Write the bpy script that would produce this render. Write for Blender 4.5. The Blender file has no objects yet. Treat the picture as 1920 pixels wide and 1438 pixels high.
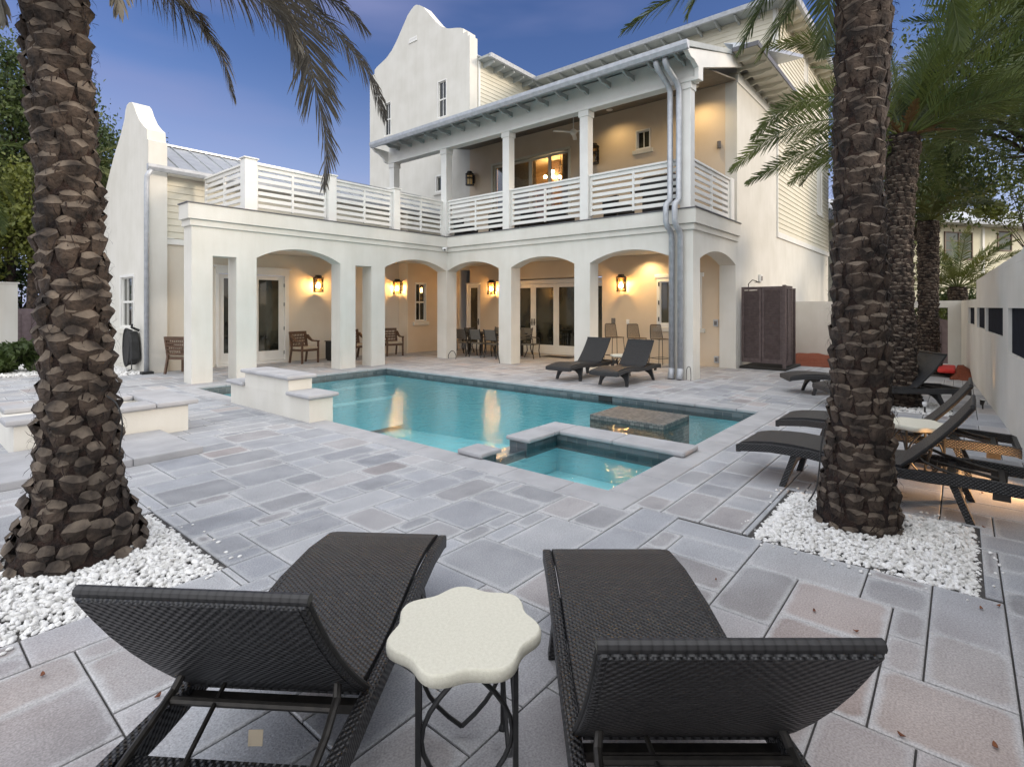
import bpy, math, random
import numpy as np
from mathutils import Vector, Matrix
R=math.radians
scene=bpy.context.scene
random.seed(7); rng=np.random.default_rng(7)

# ---------------------------------------------------------------- camera
SA,CA=0.6415,0.7671            # camera right = (SA,-CA), camera forward = (CA,SA)
EYE=1.6
cam_d=bpy.data.cameras.new('camera'); cam=bpy.data.objects.new('camera',cam_d)
scene.collection.objects.link(cam); scene.camera=cam
cam.location=(0,0,EYE)
cam.rotation_euler=(R(90),0,math.atan2(-CA,SA))
cam_d.sensor_width=36; cam_d.sensor_fit='HORIZONTAL'; cam_d.lens=36*1007/1920.
cam_d.shift_y=-0.0747
cam_d.clip_start=0.05; cam_d.clip_end=2000
def cw(X,Z,z=0.): return (SA*X+CA*Z, -CA*X+SA*Z, z)

# ---------------------------------------------------------------- world, sun, exposure
SUN_EL,SUN_AZ=16.0,-62.0       # azimuth of the sun measured from +x towards +y
w=bpy.data.worlds.new('World'); scene.world=w; w.use_nodes=True
nt=w.node_tree; nt.nodes.clear()
out=nt.nodes.new('ShaderNodeOutputWorld'); bg=nt.nodes.new('ShaderNodeBackground')
sky=nt.nodes.new('ShaderNodeTexSky'); sky.sky_type='NISHITA'; sky.sun_disc=False
sky.sun_elevation=R(SUN_EL); sky.sun_rotation=R(90-SUN_AZ)
sky.air_density=1.0; sky.dust_density=0.6; sky.ozone_density=2.5
hs=nt.nodes.new('ShaderNodeHueSaturation'); hs.inputs['Hue'].default_value=.522; hs.inputs['Saturation'].default_value=1.16; hs.inputs['Value'].default_value=.62
# thin evening cloud veils: a little greyer and lighter streaks
tc=nt.nodes.new('ShaderNodeTexCoord'); mp=nt.nodes.new('ShaderNodeMapping'); mp.inputs['Scale'].default_value=(1.2,1.2,5.0)
nz=nt.nodes.new('ShaderNodeTexNoise'); nz.inputs['Scale'].default_value=1.6; nz.inputs['Detail'].default_value=4; nz.inputs['Roughness'].default_value=.45
cr=nt.nodes.new('ShaderNodeValToRGB'); cr.color_ramp.elements[0].position=.42; cr.color_ramp.elements[1].position=.75
cr.color_ramp.elements[0].color=(0,0,0,1); cr.color_ramp.elements[1].color=(.75,.75,.75,1)
mx=nt.nodes.new('ShaderNodeMix'); mx.data_type='RGBA'
mx.inputs['B'].default_value=(1.25,1.4,2.5,1)
L=nt.links.new
L(tc.outputs['Generated'],mp.inputs['Vector']); L(mp.outputs[0],nz.inputs['Vector']); L(nz.outputs['Fac'],cr.inputs[0])
L(sky.outputs[0],hs.inputs['Color']); L(hs.outputs[0],mx.inputs['A']); L(cr.outputs[0],mx.inputs['Factor'])
# lavender band towards the horizon
sp_=nt.nodes.new('ShaderNodeSeparateXYZ'); L(tc.outputs['Generated'],sp_.inputs[0])
mh=nt.nodes.new('ShaderNodeMapRange'); mh.interpolation_type='SMOOTHSTEP'; mh.inputs['From Min'].default_value=.0; mh.inputs['From Max'].default_value=.42; mh.inputs['To Min'].default_value=.85; mh.inputs['To Max'].default_value=0.
L(sp_.outputs[2],mh.inputs['Value'])
ml=nt.nodes.new('ShaderNodeMix'); ml.data_type='RGBA'; ml.inputs['B'].default_value=(2.2,2.4,3.7,1); L(mh.outputs[0],ml.inputs['Factor'])
# the bright, evenly clouded part of the evening sky lies overhead and behind the viewer
dt=nt.nodes.new('ShaderNodeVectorMath'); dt.operation='DOT_PRODUCT'; dt.inputs[1].default_value=(-CA*.62,-SA*.62,.78)
mr=nt.nodes.new('ShaderNodeMapRange'); mr.interpolation_type='SMOOTHSTEP'; mr.inputs['From Min'].default_value=.12; mr.inputs['From Max'].default_value=.62
mz=nt.nodes.new('ShaderNodeMix'); mz.data_type='RGBA'; mz.inputs['B'].default_value=(8.6,8.7,9.0,1)
L(tc.outputs['Generated'],dt.inputs[0]); L(dt.outputs['Value'],mr.inputs['Value']); L(mr.outputs[0],mz.inputs['Factor']); L(mx.outputs['Result'],ml.inputs['A']); L(ml.outputs['Result'],mz.inputs['A'])
L(mz.outputs['Result'],bg.inputs['Color']); bg.inputs['Strength'].default_value=0.14
L(bg.outputs[0],out.inputs['Surface'])
sd=bpy.data.lights.new('sun','SUN'); sun=bpy.data.objects.new('sun',sd); scene.collection.objects.link(sun)
sd.energy=1.3; sd.angle=R(14); sd.color=(1.0,.84,.66)
dv=Vector((math.cos(R(SUN_EL))*math.cos(R(SUN_AZ)),math.cos(R(SUN_EL))*math.sin(R(SUN_AZ)),math.sin(R(SUN_EL))))
sun.rotation_euler=dv.to_track_quat('Z','Y').to_euler()
vs=scene.view_settings; scene.display_settings.display_device='sRGB'
vs.view_transform='Standard'; vs.look='None'; vs.gamma=1; vs.use_curve_mapping=False; vs.exposure=0.72
scene.cycles.max_bounces=8; scene.cycles.transparent_max_bounces=12
scene.cycles.sample_clamp_indirect=4.0; scene.cycles.use_denoising=True
scene.cycles.caustics_reflective=False; scene.cycles.caustics_refractive=False

# ---------------------------------------------------------------- materials
MATS={}
def nodes(name,base=(.8,.8,.8),rough=.6,metal=0.,spec=.5,emit=None,estr=0.):
    m=bpy.data.materials.new(name); m.use_nodes=True; t=m.node_tree; b=t.nodes['Principled BSDF']
    b.inputs['Base Color'].default_value=(*base,1); b.inputs['Roughness'].default_value=rough; b.inputs['Metallic'].default_value=metal
    b.inputs['Specular IOR Level'].default_value=spec
    if emit: b.inputs['Emission Color'].default_value=(*emit,1); b.inputs['Emission Strength'].default_value=estr
    MATS[name]=m
    return m,t,b
def addn(t,kind,**k):
    n=t.nodes.new(kind)
    for a,v in k.items():
        if a in n.inputs: n.inputs[a].default_value=v
        else: setattr(n,a,v)
    return n
def coords(t,scale=(1,1,1),rot=(0,0,0),kind='Object'):
    a=t.nodes.new('ShaderNodeTexCoord'); m=t.nodes.new('ShaderNodeMapping')
    m.inputs['Scale'].default_value=scale; m.inputs['Rotation'].default_value=rot
    t.links.new(a.outputs[kind],m.inputs['Vector']); return m.outputs[0]
def ramp(t,src,stops):
    r=t.nodes.new('ShaderNodeValToRGB'); e=r.color_ramp.elements
    while len(e)<len(stops): e.new(.5)
    for i,(p,c) in enumerate(stops): e[i].position=p; e[i].color=(*c,1) if len(c)==3 else c
    t.links.new(src,r.inputs[0]); return r.outputs[0]
def bump(t,b,src,strength=.3,dist=.01,prev=None):
    n=t.nodes.new('ShaderNodeBump'); n.inputs['Strength'].default_value=strength; n.inputs['Distance'].default_value=dist
    t.links.new(src,n.inputs['Height'])
    if prev: t.links.new(prev,n.inputs['Normal'])
    t.links.new(n.outputs[0],b.inputs['Normal']); return n.outputs[0]
def noisy(name,c1,c2,scale=6,rough=.7,bstr=.2,bdist=.01,bscale=None,detail=6,metal=0.,spec=.5,stretch=(1,1,1),lo=.35,hi=.65):
    m,t,b=nodes(name,c1,rough,metal,spec); v=coords(t,stretch)
    n=addn(t,'ShaderNodeTexNoise',Scale=scale,Detail=detail); t.links.new(v,n.inputs['Vector'])
    t.links.new(ramp(t,n.outputs['Fac'],[(lo,c1),(hi,c2)]),b.inputs['Base Color'])
    if bstr:
        n2=addn(t,'ShaderNodeTexNoise',Scale=bscale or scale*6,Detail=4); t.links.new(v,n2.inputs['Vector'])
        bump(t,b,n2.outputs['Fac'],bstr,bdist)
    return m
noisy('stucco',(.65,.63,.57),(.71,.69,.635),1.3,.85,.25,.006,45,spec=.2)
m=MATS['stucco']; t=m.node_tree; b=t.nodes['Principled BSDF']; src=b.inputs['Base Color'].links[0].from_socket
v=coords(t,(1.6,1.6,.22)); n=addn(t,'ShaderNodeTexNoise',Scale=3.2,Detail=7,Roughness=.65); t.links.new(v,n.inputs['Vector'])
st_=ramp(t,n.outputs['Fac'],[(.38,(.86,.85,.82)),(.56,(1,1,1))]); mw=t.nodes.new('ShaderNodeMix'); mw.data_type='RGBA'; mw.blend_type='MULTIPLY'; mw.inputs['Factor'].default_value=.22
t.links.new(src,mw.inputs['A']); t.links.new(st_,mw.inputs['B']); t.links.new(mw.outputs['Result'],b.inputs['Base Color'])
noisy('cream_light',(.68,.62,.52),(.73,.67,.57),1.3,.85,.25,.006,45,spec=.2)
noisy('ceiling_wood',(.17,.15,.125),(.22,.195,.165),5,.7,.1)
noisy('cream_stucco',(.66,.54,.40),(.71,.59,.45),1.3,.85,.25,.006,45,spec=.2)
noisy('trim',(.74,.73,.69),(.79,.78,.74),3,.5,.05,.003,30)
noisy('siding',(.66,.62,.50),(.70,.66,.545),2.5,.6,.06,.003,30)
noisy('flashing',(.09,.09,.10),(.13,.13,.14),8,.5,.05)
noisy('galvanised',(.42,.44,.47),(.52,.54,.57),9,.5,.05,.002,metal=.35)
noisy('roof_metal',(.42,.44,.46),(.50,.52,.54),4,.4,.05,.003,metal=.5)
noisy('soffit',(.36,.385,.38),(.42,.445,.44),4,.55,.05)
noisy('coping',(.35,.35,.36),(.43,.43,.44),3,.8,.5,.005,60,spec=.3)
noisy('soffit_cream',(.58,.55,.46),(.64,.61,.52),4,.55,.05)
noisy('grout',(.045,.043,.042),(.085,.08,.075),20,.95,.3)
noisy('black_metal',(.018,.018,.02),(.03,.03,.03),30,.42,.05,.001,metal=.3)
noisy('dark_metal',(.03,.028,.026),(.05,.045,.04),30,.45,.05,.001,metal=.5)
noisy('teak',(.07,.038,.022),(.13,.072,.042),9,.55,.15,.003,stretch=(1,1,6))
noisy('cushion',(.42,.35,.26),(.48,.41,.31),12,.9,.2,.004)
noisy('grey_sling',(.10,.097,.085),(.14,.13,.115),40,.8,.15,.002)
noisy('tabletop_stone',(.62,.595,.49),(.68,.655,.55),90,.8,.5,.003,260)
noisy('boot_bark',(.013,.009,.007),(.085,.060,.044),8,.95,.9,.02,40)
noisy('boot_cut',(.028,.020,.015),(.165,.130,.098),8,.9,.6,.01,60)
noisy('trunk_fibre',(.010,.006,.005),(.035,.018,.012),14,1,1.,.03,50)
noisy('pebble',(.60,.59,.565),(.86,.855,.84),20,.7,.2,.004,60)
noisy('pebble_bed',(.25,.24,.22),(.45,.44,.42),40,.95,.6,.01)
noisy('mulch',(.12,.028,.012),(.26,.07,.03),45,1,1.,.02,70)
noisy('earth',(.09,.075,.05),(.16,.13,.09),3,1,.4,.02)
noisy('shutter_brown',(.075,.052,.050),(.11,.080,.076),12,.6,.1,.002)
noisy('gate_brown',(.14,.10,.105),(.19,.14,.14),8,.6,.1,.002)
noisy('navy_panel',(.008,.010,.018),(.014,.018,.028),9,.9,.05,spec=.1)
noisy('red_cloth',(.55,.02,.015),(.62,.04,.03),9,.7,.1)
noisy('rubber',(.012,.012,.012),(.02,.02,.02),12,.6,.1)
noisy('mat_fibre',(.02,.018,.015),(.045,.04,.035),60,1,.6,.005)
noisy('yellow_wall',(.62,.58,.42),(.68,.64,.48),3,.8,.1)
noisy('grey_shingle',(.40,.42,.45),(.52,.54,.57),14,.8,.3)
noisy('leaf_litter',(.10,.03,.015),(.22,.08,.03),30,.9,.2)
noisy('interior_warm',(.60,.44,.26),(.68,.50,.30),2,.8,.05)
noisy('white_plastic',(.75,.75,.74),(.8,.8,.79),5,.4,.02)
noisy('brick_dim',(.14,.13,.12),(.22,.2,.19),20,.9,.3)
# foliage
def leafmat(name,c1,c2,scale=1.3,trans=.25):
    m,t,b=nodes(name,c1,.5); v=coords(t)
    n=addn(t,'ShaderNodeTexNoise',Scale=scale,Detail=3); t.links.new(v,n.inputs['Vector'])
    col=ramp(t,n.outputs['Fac'],[(.35,c1),(.65,c2)])
    t.links.new(col,b.inputs['Base Color']); b.inputs['Roughness'].default_value=.55
    tr=t.nodes.new('ShaderNodeBsdfTranslucent'); t.links.new(col,tr.inputs['Color'])
    ms=t.nodes.new('ShaderNodeMixShader'); ms.inputs[0].default_value=trans
    o=t.nodes['Material Output']; t.links.new(b.outputs[0],ms.inputs[1]); t.links.new(tr.outputs[0],ms.inputs[2]); t.links.new(ms.outputs[0],o.inputs['Surface'])
leafmat('frond_green',(.035,.06,.012),(.11,.14,.03))
leafmat('frond_grey',(.085,.078,.062),(.19,.17,.135))
leafmat('frond_olive',(.06,.085,.025),(.16,.17,.04))
leafmat('frond_brown',(.09,.05,.018),(.15,.085,.03))
leafmat('leaf_dark',(.025,.05,.012),(.075,.105,.025),.6)
leafmat('leaf_mid',(.04,.065,.015),(.11,.13,.025),.6)
leafmat('leaf_yellow',(.07,.09,.015),(.16,.18,.03),.6)
# glass
m,t,b=nodes('dark_glass',(.03,.032,.026),.04,0,.8)
v=coords(t,(1.3,1.3,.7)); n=addn(t,'ShaderNodeTexNoise',Scale=1.7,Detail=3); t.links.new(v,n.inputs['Vector'])
t.links.new(ramp(t,n.outputs['Fac'],[(.4,(.012,.014,.012)),(.6,(.055,.055,.04))]),b.inputs['Base Color'])
def clearish(name,tint,ior=1.45,glossrough=.02,bumpn=None):
    m=bpy.data.materials.new(name); m.use_nodes=True; t=m.node_tree; t.nodes.clear()
    o=t.nodes.new('ShaderNodeOutputMaterial'); tr=t.nodes.new('ShaderNodeBsdfTransparent'); gl=t.nodes.new('ShaderNodeBsdfGlossy')
    fr=t.nodes.new('ShaderNodeFresnel'); fr.inputs['IOR'].default_value=ior; ms=t.nodes.new('ShaderNodeMixShader')
    tr.inputs['Color'].default_value=(*tint,1); gl.inputs['Roughness'].default_value=glossrough
    t.links.new(fr.outputs[0],ms.inputs[0]); t.links.new(tr.outputs[0],ms.inputs[1]); t.links.new(gl.outputs[0],ms.inputs[2]); t.links.new(ms.outputs[0],o.inputs['Surface'])
    MATS[name]=m; return m,t,gl,fr
clearish('clear_glass',(.9,.88,.82))
m,t,gl,fr=clearish('water',(.90,.99,.995),1.40,.0)
v=coords(t,(1,1,1)); n1=addn(t,'ShaderNodeTexNoise',Scale=9,Detail=3,Roughness=.55); n2=addn(t,'ShaderNodeTexNoise',Scale=1.4,Detail=2)
t.links.new(v,n1.inputs['Vector']); t.links.new(v,n2.inputs['Vector'])
bp=t.nodes.new('ShaderNodeBump'); bp.inputs['Strength'].default_value=1.; bp.inputs['Distance'].default_value=.011; t.links.new(n1.outputs[0],bp.inputs['Height'])
bq=t.nodes.new('ShaderNodeBump'); bq.inputs['Strength'].default_value=.5; bq.inputs['Distance'].default_value=.02; t.links.new(n2.outputs[0],bq.inputs['Height']); t.links.new(bp.outputs[0],bq.inputs['Normal'])
t.links.new(bq.outputs[0],gl.inputs['Normal']); t.links.new(bq.outputs[0],fr.inputs['Normal'])
# pool plaster and tile
noisy('pool_plaster',(.30,.80,.88),(.38,.86,.92),2.2,.6,.1)
m,t,b=nodes('pool_tile',(.1,.12,.13),.3)
g=t.nodes.new('ShaderNodeNewGeometry'); v=coords(t)
def brick(t,vec,c1,c2,mortar,bw,rh,ms,scale=1.,off=.5):
    n=addn(t,'ShaderNodeTexBrick'); n.offset=off
    n.inputs['Color1'].default_value=(*c1,1); n.inputs['Color2'].default_value=(*c2,1); n.inputs['Mortar'].default_value=(*mortar,1)
    n.inputs['Scale'].default_value=scale; n.inputs['Brick Width'].default_value=bw; n.inputs['Row Height'].default_value=rh; n.inputs['Mortar Size'].default_value=ms
    t.links.new(vec,n.inputs['Vector']); return n
uvn=t.nodes.new('ShaderNodeUVMap')
bn=brick(t,uvn.outputs[0],(.07,.09,.10),(.15,.175,.185),(.16,.17,.17),.15,.075,.006,off=.5)
t.links.new(bn.outputs['Color'],b.inputs['Base Color']); bump(t,b,bn.outputs['Fac'],-.4,.003)
m,t,b=nodes('mosaic_tile',(.1,.12,.13),.5); uvn=t.nodes.new('ShaderNodeUVMap')
bn=brick(t,uvn.outputs[0],(.10,.10,.095),(.22,.21,.19),(.07,.07,.07),.075,.05,.005,off=.5)
t.links.new(bn.outputs['Color'],b.inputs['Base Color']); bump(t,b,bn.outputs['Fac'],-.4,.003)
# woven wicker: over-under weave bump
m,t,b=nodes('wicker',(.03,.028,.028),.45,0,.5); uvn=t.nodes.new('ShaderNodeUVMap')
bn=brick(t,uvn.outputs[0],(.040,.040,.042),(.022,.022,.024),(.005,.005,.005),.027,.012,.0014,off=.5)
t.links.new(bn.outputs['Color'],b.inputs['Base Color'])
sx=t.nodes.new('ShaderNodeSeparateXYZ'); t.links.new(uvn.outputs[0],sx.inputs[0])
def mth(t,op,a,bv=None):
    n=t.nodes.new('ShaderNodeMath'); n.operation=op
    if hasattr(a,'is_linked') or hasattr(a,'links'): t.links.new(a,n.inputs[0])
    else: n.inputs[0].default_value=a
    if bv is not None:
        if hasattr(bv,'links'): t.links.new(bv,n.inputs[1])
        else: n.inputs[1].default_value=bv
    return n.outputs[0]
ww=mth(t,'SINE',mth(t,'MULTIPLY',sx.outputs[0],math.pi/.0135)); wv=mth(t,'SINE',mth(t,'MULTIPLY',sx.outputs[1],math.pi/.012))
hh=mth(t,'MULTIPLY',ww,wv); bump(t,b,hh,.9,.0045)
b.inputs['Roughness'].default_value=.42
m,t,b=nodes('wicker_rim',(.03,.03,.03),.5); v=coords(t)
wv_=t.nodes.new('ShaderNodeTexWave'); wv_.bands_direction='Y'; wv_.inputs['Scale'].default_value=13; wv_.inputs['Distortion'].default_value=1.2; wv_.inputs['Detail'].default_value=1; t.links.new(v,wv_.inputs['Vector'])
t.links.new(ramp(t,wv_.outputs[0],[(.02,(.012,.012,.012)),(.14,(.026,.025,.026)),(1,(.032,.031,.032))]),b.inputs['Base Color']); bump(t,b,wv_.outputs[0],.25,.0015)
noisy('wicker_under',(.010,.010,.010),(.018,.017,.016),40,.8,.3,.003)
noisy('rope',(.09,.065,.045),(.16,.12,.085),60,.9,.4,.004)
# paving slabs: UV in metres inside each slab, second UV = slab size, third = random
m,t,b=nodes('paving',(.3,.3,.31),.75,0,.35)
u1=t.nodes.new('ShaderNodeUVMap'); u1.uv_map='pos'; u2=t.nodes.new('ShaderNodeUVMap'); u2.uv_map='size'; u3=t.nodes.new('ShaderNodeUVMap'); u3.uv_map='rnd'
s1=t.nodes.new('ShaderNodeSeparateXYZ'); s2=t.nodes.new('ShaderNodeSeparateXYZ'); s3=t.nodes.new('ShaderNodeSeparateXYZ')
for u,s in ((u1,s1),(u2,s2),(u3,s3)): t.links.new(u.outputs[0],s.inputs[0])
def edge(i): return mth(t,'MINIMUM',s1.outputs[i],mth(t,'SUBTRACT',s2.outputs[i],s1.outputs[i]))
e0=mth(t,'MAXIMUM',mth(t,'SUBTRACT',.075,edge(0)),0.0); e1=mth(t,'MAXIMUM',mth(t,'SUBTRACT',.075,edge(1)),0.0)
dd=mth(t,'SQRT',mth(t,'ADD',mth(t,'MULTIPLY',e0,e0),mth(t,'MULTIPLY',e1,e1)))   # 0 inside, .075 at the edge, rounded corners
v=coords(t); na=addn(t,'ShaderNodeTexNoise',Scale=3.1,Detail=5); t.links.new(v,na.inputs['Vector'])
nb=addn(t,'ShaderNodeTexNoise',Scale=14,Detail=5); t.links.new(v,nb.inputs['Vector'])
em=mth(t,'ADD',dd,mth(t,'MULTIPLY',mth(t,'SUBTRACT',na.outputs[0],.5),.05))
em=mth(t,'ADD',em,mth(t,'MULTIPLY',mth(t,'SUBTRACT',nb.outputs[0],.5),.03))
mr=t.nodes.new('ShaderNodeMapRange'); mr.inputs['From Min'].default_value=.040; mr.inputs['From Max'].default_value=.068; t.links.new(em,mr.inputs['Value'])
tone=mth(t,'ADD',mth(t,'MULTIPLY',s3.outputs[0],.42),mth(t,'MULTIPLY',na.outputs[0],.66))
cr1=ramp(t,tone,[(.2,(.235,.24,.252)),(.42,(.315,.32,.333)),(.62,(.375,.38,.392)),(.85,(.44,.443,.452))])
warm=ramp(t,s3.outputs[1],[(.0,(.97,.99,1.03)),(.7,(1,1,1)),(.88,(1.03,.99,.97)),(1.,(1.08,.97,.92))])
mm=t.nodes.new('ShaderNodeMix'); mm.data_type='RGBA'; mm.blend_type='MULTIPLY'; mm.inputs['Factor'].default_value=1
# warm light painted into the slab colour as pinkish round patches
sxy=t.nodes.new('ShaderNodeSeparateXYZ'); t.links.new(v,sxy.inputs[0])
def light_blob(cx_,cy_,r0,r1):
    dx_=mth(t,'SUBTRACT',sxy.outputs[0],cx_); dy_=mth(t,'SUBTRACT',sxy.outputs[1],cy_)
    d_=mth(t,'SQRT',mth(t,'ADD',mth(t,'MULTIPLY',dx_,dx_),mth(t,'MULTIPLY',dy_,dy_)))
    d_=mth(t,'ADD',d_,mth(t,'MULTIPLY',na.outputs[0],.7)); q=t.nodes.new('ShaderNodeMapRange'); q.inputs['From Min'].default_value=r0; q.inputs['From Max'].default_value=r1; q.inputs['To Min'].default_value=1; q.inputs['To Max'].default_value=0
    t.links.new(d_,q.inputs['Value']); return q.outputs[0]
bl=mth(t,'MAXIMUM',mth(t,'MAXIMUM',light_blob(2.0,-.2,.9,2.4),light_blob(.2,2.9,.5,1.3)),mth(t,'MULTIPLY',light_blob(12.2,9.0,1.6,7.0),.7))
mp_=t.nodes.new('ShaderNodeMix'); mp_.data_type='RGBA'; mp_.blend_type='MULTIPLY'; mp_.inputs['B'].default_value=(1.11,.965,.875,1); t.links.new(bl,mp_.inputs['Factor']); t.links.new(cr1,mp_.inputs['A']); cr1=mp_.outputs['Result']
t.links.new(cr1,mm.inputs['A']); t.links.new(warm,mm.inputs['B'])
mg=t.nodes.new('ShaderNodeMix'); mg.data_type='RGBA'; mg.inputs['B'].default_value=(.54,.545,.55,1)
t.links.new(mm.outputs['Result'],mg.inputs['A']); t.links.new(mth(t,'MULTIPLY',mr.outputs[0],mth(t,'ADD',mth(t,'MULTIPLY',s3.outputs[1],.5),.25)),mg.inputs['Factor'])
nc=addn(t,'ShaderNodeTexNoise',Scale=120,Detail=3); t.links.new(v,nc.inputs['Vector'])
mk=t.nodes.new('ShaderNodeMix'); mk.data_type='RGBA'; mk.blend_type='OVERLAY'; mk.inputs['Factor'].default_value=.6
t.links.new(mg.outputs['Result'],mk.inputs['A']); t.links.new(nc.outputs[0],mk.inputs['B'])
t.links.new(mk.outputs['Result'],b.inputs['Base Color'])
pv=bump(t,b,nb.outputs[0],.6,.008); pv=bump(t,b,nc.outputs[0],.5,.003,pv)
vo=addn(t,'ShaderNodeTexVoronoi',Scale=38); t.links.new(v,vo.inputs['Vector']); pit=t.nodes.new('ShaderNodeMapRange'); pit.inputs['From Min'].default_value=.06; pit.inputs['From Max'].default_value=.16
t.links.new(vo.outputs['Distance'],pit.inputs['Value']); bump(t,b,pit.outputs[0],.35,.004,pv)
# lamps
nodes('lamp_glow',(1,.7,.35),.5,emit=(1,.60,.22),estr=16)
nodes('lamp_core',(1,.8,.5),.5,emit=(1,.76,.42),estr=120)
nodes('bulb_glow',(1,.8,.5),.5,emit=(1,.75,.42),estr=60)
nodes('white_glow',(1,.95,.85),.5,emit=(1,.9,.72),estr=25)
clearish('lamp_glass',(1,.86,.62),1.4,.05)
# ---------------------------------------------------------------- mesh helpers
class MB:
    def __init__(s): s.v=[]; s.f=[]; s.uv=[]
    def add(s,vs,fs,uvs=None):
        o=len(s.v); s.v.extend([tuple(p) for p in vs]); s.f.extend([tuple(i+o for i in f) for f in fs])
        s.uv.extend(uvs if uvs else [None]*len(fs))
        return s
    def box(s,x0,x1,y0,y1,z0,z1,M=None):
        vs=[(x0,y0,z0),(x1,y0,z0),(x1,y1,z0),(x0,y1,z0),(x0,y0,z1),(x1,y0,z1),(x1,y1,z1),(x0,y1,z1)]
        if M: vs=[M@Vector(p) for p in vs]
        return s.add(vs,[(0,3,2,1),(4,5,6,7),(0,1,5,4),(1,2,6,5),(2,3,7,6),(3,0,4,7)])
    def bar(s,p,q,w,h,up=(0,0,1)):
        p=Vector(p);q=Vector(q);d=(q-p); l=d.length; d.normalize(); u=Vector(up)
        r=d.cross(u)
        if r.length<1e-4: r=d.cross(Vector((1,0,0)))
        r.normalize(); u=r.cross(d)
        M=Matrix((( d.x,r.x,u.x,p.x),(d.y,r.y,u.y,p.y),(d.z,r.z,u.z,p.z),(0,0,0,1)))
        return s.box(0,l,-w/2,w/2,-h/2,h/2,M)
    def tube(s,pts,r,n=8,caps=True):
        pts=[Vector(p) for p in pts]; k=len(pts); rs=r if isinstance(r,(list,tuple)) else [r]*k
        vs=[]; prev=None
        for i,p in enumerate(pts):
            d=(pts[min(i+1,k-1)]-pts[max(i-1,0)]).normalized()
            if prev is None:
                a=Vector((0,0,1)) if abs(d.z)<.9 else Vector((1,0,0)); u=d.cross(a).normalized()
            else:
                u=(prev-d*prev.dot(d)).normalized()
            prev=u; w=d.cross(u)
            for j in range(n):
                t=2*math.pi*j/n; vs.append(p+(u*math.cos(t)+w*math.sin(t))*rs[i])
        fs=[(i*n+j,i*n+(j+1)%n,(i+1)*n+(j+1)%n,(i+1)*n+j) for i in range(k-1) for j in range(n)]
        if caps: fs+= [tuple(range(n-1,-1,-1)),tuple((k-1)*n+j for j in range(n))]
        return s.add(vs,fs)
    def prism(s,poly,fn,t0,t1):
        """poly: list of 2-D points, fn(u,v,t)->3-D; extruded from t0 to t1"""
        n=len(poly); vs=[fn(u,v,t0) for u,v in poly]+[fn(u,v,t1) for u,v in poly]
        return s.add(vs,[tuple(range(n)),tuple(range(2*n-1,n-1,-1))]+[(i,(i+1)%n+0,(i+1)%n+n,i+n) for i in range(n)])
    def lathe(s,prof,cx=0,cy=0,n=16):
        vs=[];k=len(prof)
        for r,z in prof:
            for j in range(n):
                t=2*math.pi*j/n; vs.append((cx+r*math.cos(t),cy+r*math.sin(t),z))
        fs=[(i*n+j,i*n+(j+1)%n,(i+1)*n+(j+1)%n,(i+1)*n+j) for i in range(k-1) for j in range(n)]
        fs+=[tuple(range(n-1,-1,-1)),tuple((k-1)*n+j for j in range(n))]
        return s.add(vs,fs)
    def sweep(s,path,prof,closed=False):
        """path: 2-D polyline (outside on its right hand), prof: (offset outwards, z) closed loop"""
        n=len(path); m=len(prof); vs=[]
        for i,p in enumerate(path):
            p=Vector(p)
            a=(Vector(path[i])-Vector(path[i-1])).normalized() if i>0 else None
            c=(Vector(path[i+1])-Vector(path[i])).normalized() if i<n-1 else None
            na=Vector((a.y,-a.x)) if a else None; nc=Vector((c.y,-c.x)) if c else None
            if na and nc:
                b=(na+nc); b=b/(b.dot(na))
            else: b=na or nc
            for o,z in prof: vs.append((p.x+b.x*o,p.y+b.y*o,z))
        fs=[(i*m+j,i*m+(j+1)%m,(i+1)*m+(j+1)%m,(i+1)*m+j) for i in range(n-1) for j in range(m)]
        fs+=[tuple(range(m)),tuple((n-1)*m+j for j in range(m-1,-1,-1))]
        return s.add(vs,fs)
    def data(s,name,mat,smooth=False,bev=0):
        me=bpy.data.meshes.new(name); me.from_pydata([tuple(v) for v in s.v],[],s.f)
        import bmesh
        b=bmesh.new(); b.from_mesh(me); bmesh.ops.recalc_face_normals(b,faces=b.faces); b.to_mesh(me); b.free()
        mats=mat if isinstance(mat,(list,tuple)) else [mat]
        for x in mats: me.materials.append(MATS[x])
        if mats[0] in ('pool_tile','mosaic_tile','wicker') : boxuv(me)
        if smooth:
            for p in me.polygons: p.use_smooth=True
        return me
def boxuv(me):
    uv=me.uv_layers.new(name='UVMap')
    for p in me.polygons:
        n=p.normal; ax=max(range(3),key=lambda i:abs(n[i]))
        for li in p.loop_indices:
            c=me.vertices[me.loops[li].vertex_index].co
            uv.data[li].uv=((c.y,c.z) if ax==0 else (c.x,c.z) if ax==1 else (c.x,c.y))
COL=scene.collection
def link(name,me,parent=None,loc=None,bev=0,world=False):
    o=bpy.data.objects.new(name,me); COL.objects.link(o)
    if parent is not None:
        o.parent=parent
        if world:
            L0=Vector((0,0,0)); q=parent
            while q is not None: L0+=q.location; q=q.parent
            o.location=-L0
    if loc is not None: o.location=loc
    if bev:
        b=o.modifiers.new('bevel','BEVEL'); b.width=bev; b.segments=2; b.limit_method='ANGLE'; b.angle_limit=R(40)
    return o
def obj(name,mb,mat,parent=None,smooth=False,bev=0,world=True):
    return link(name,mb.data(name,mat,smooth),parent,None,bev,world)
def thing(name,label,cat,loc=(0,0,0),rz=0,group=None):
    o=bpy.data.objects.new(name,None); COL.objects.link(o); o.location=loc; o.rotation_euler=(0,0,rz); o.empty_display_size=.2
    o['label']=label; o['category']=cat
    if group: o['group']=group
    return o
def tag(o,label,cat,group=None):
    o['label']=label; o['category']=cat
    if group: o['group']=group
    return o
def struct(o): o['kind']='structure'; return o
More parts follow.
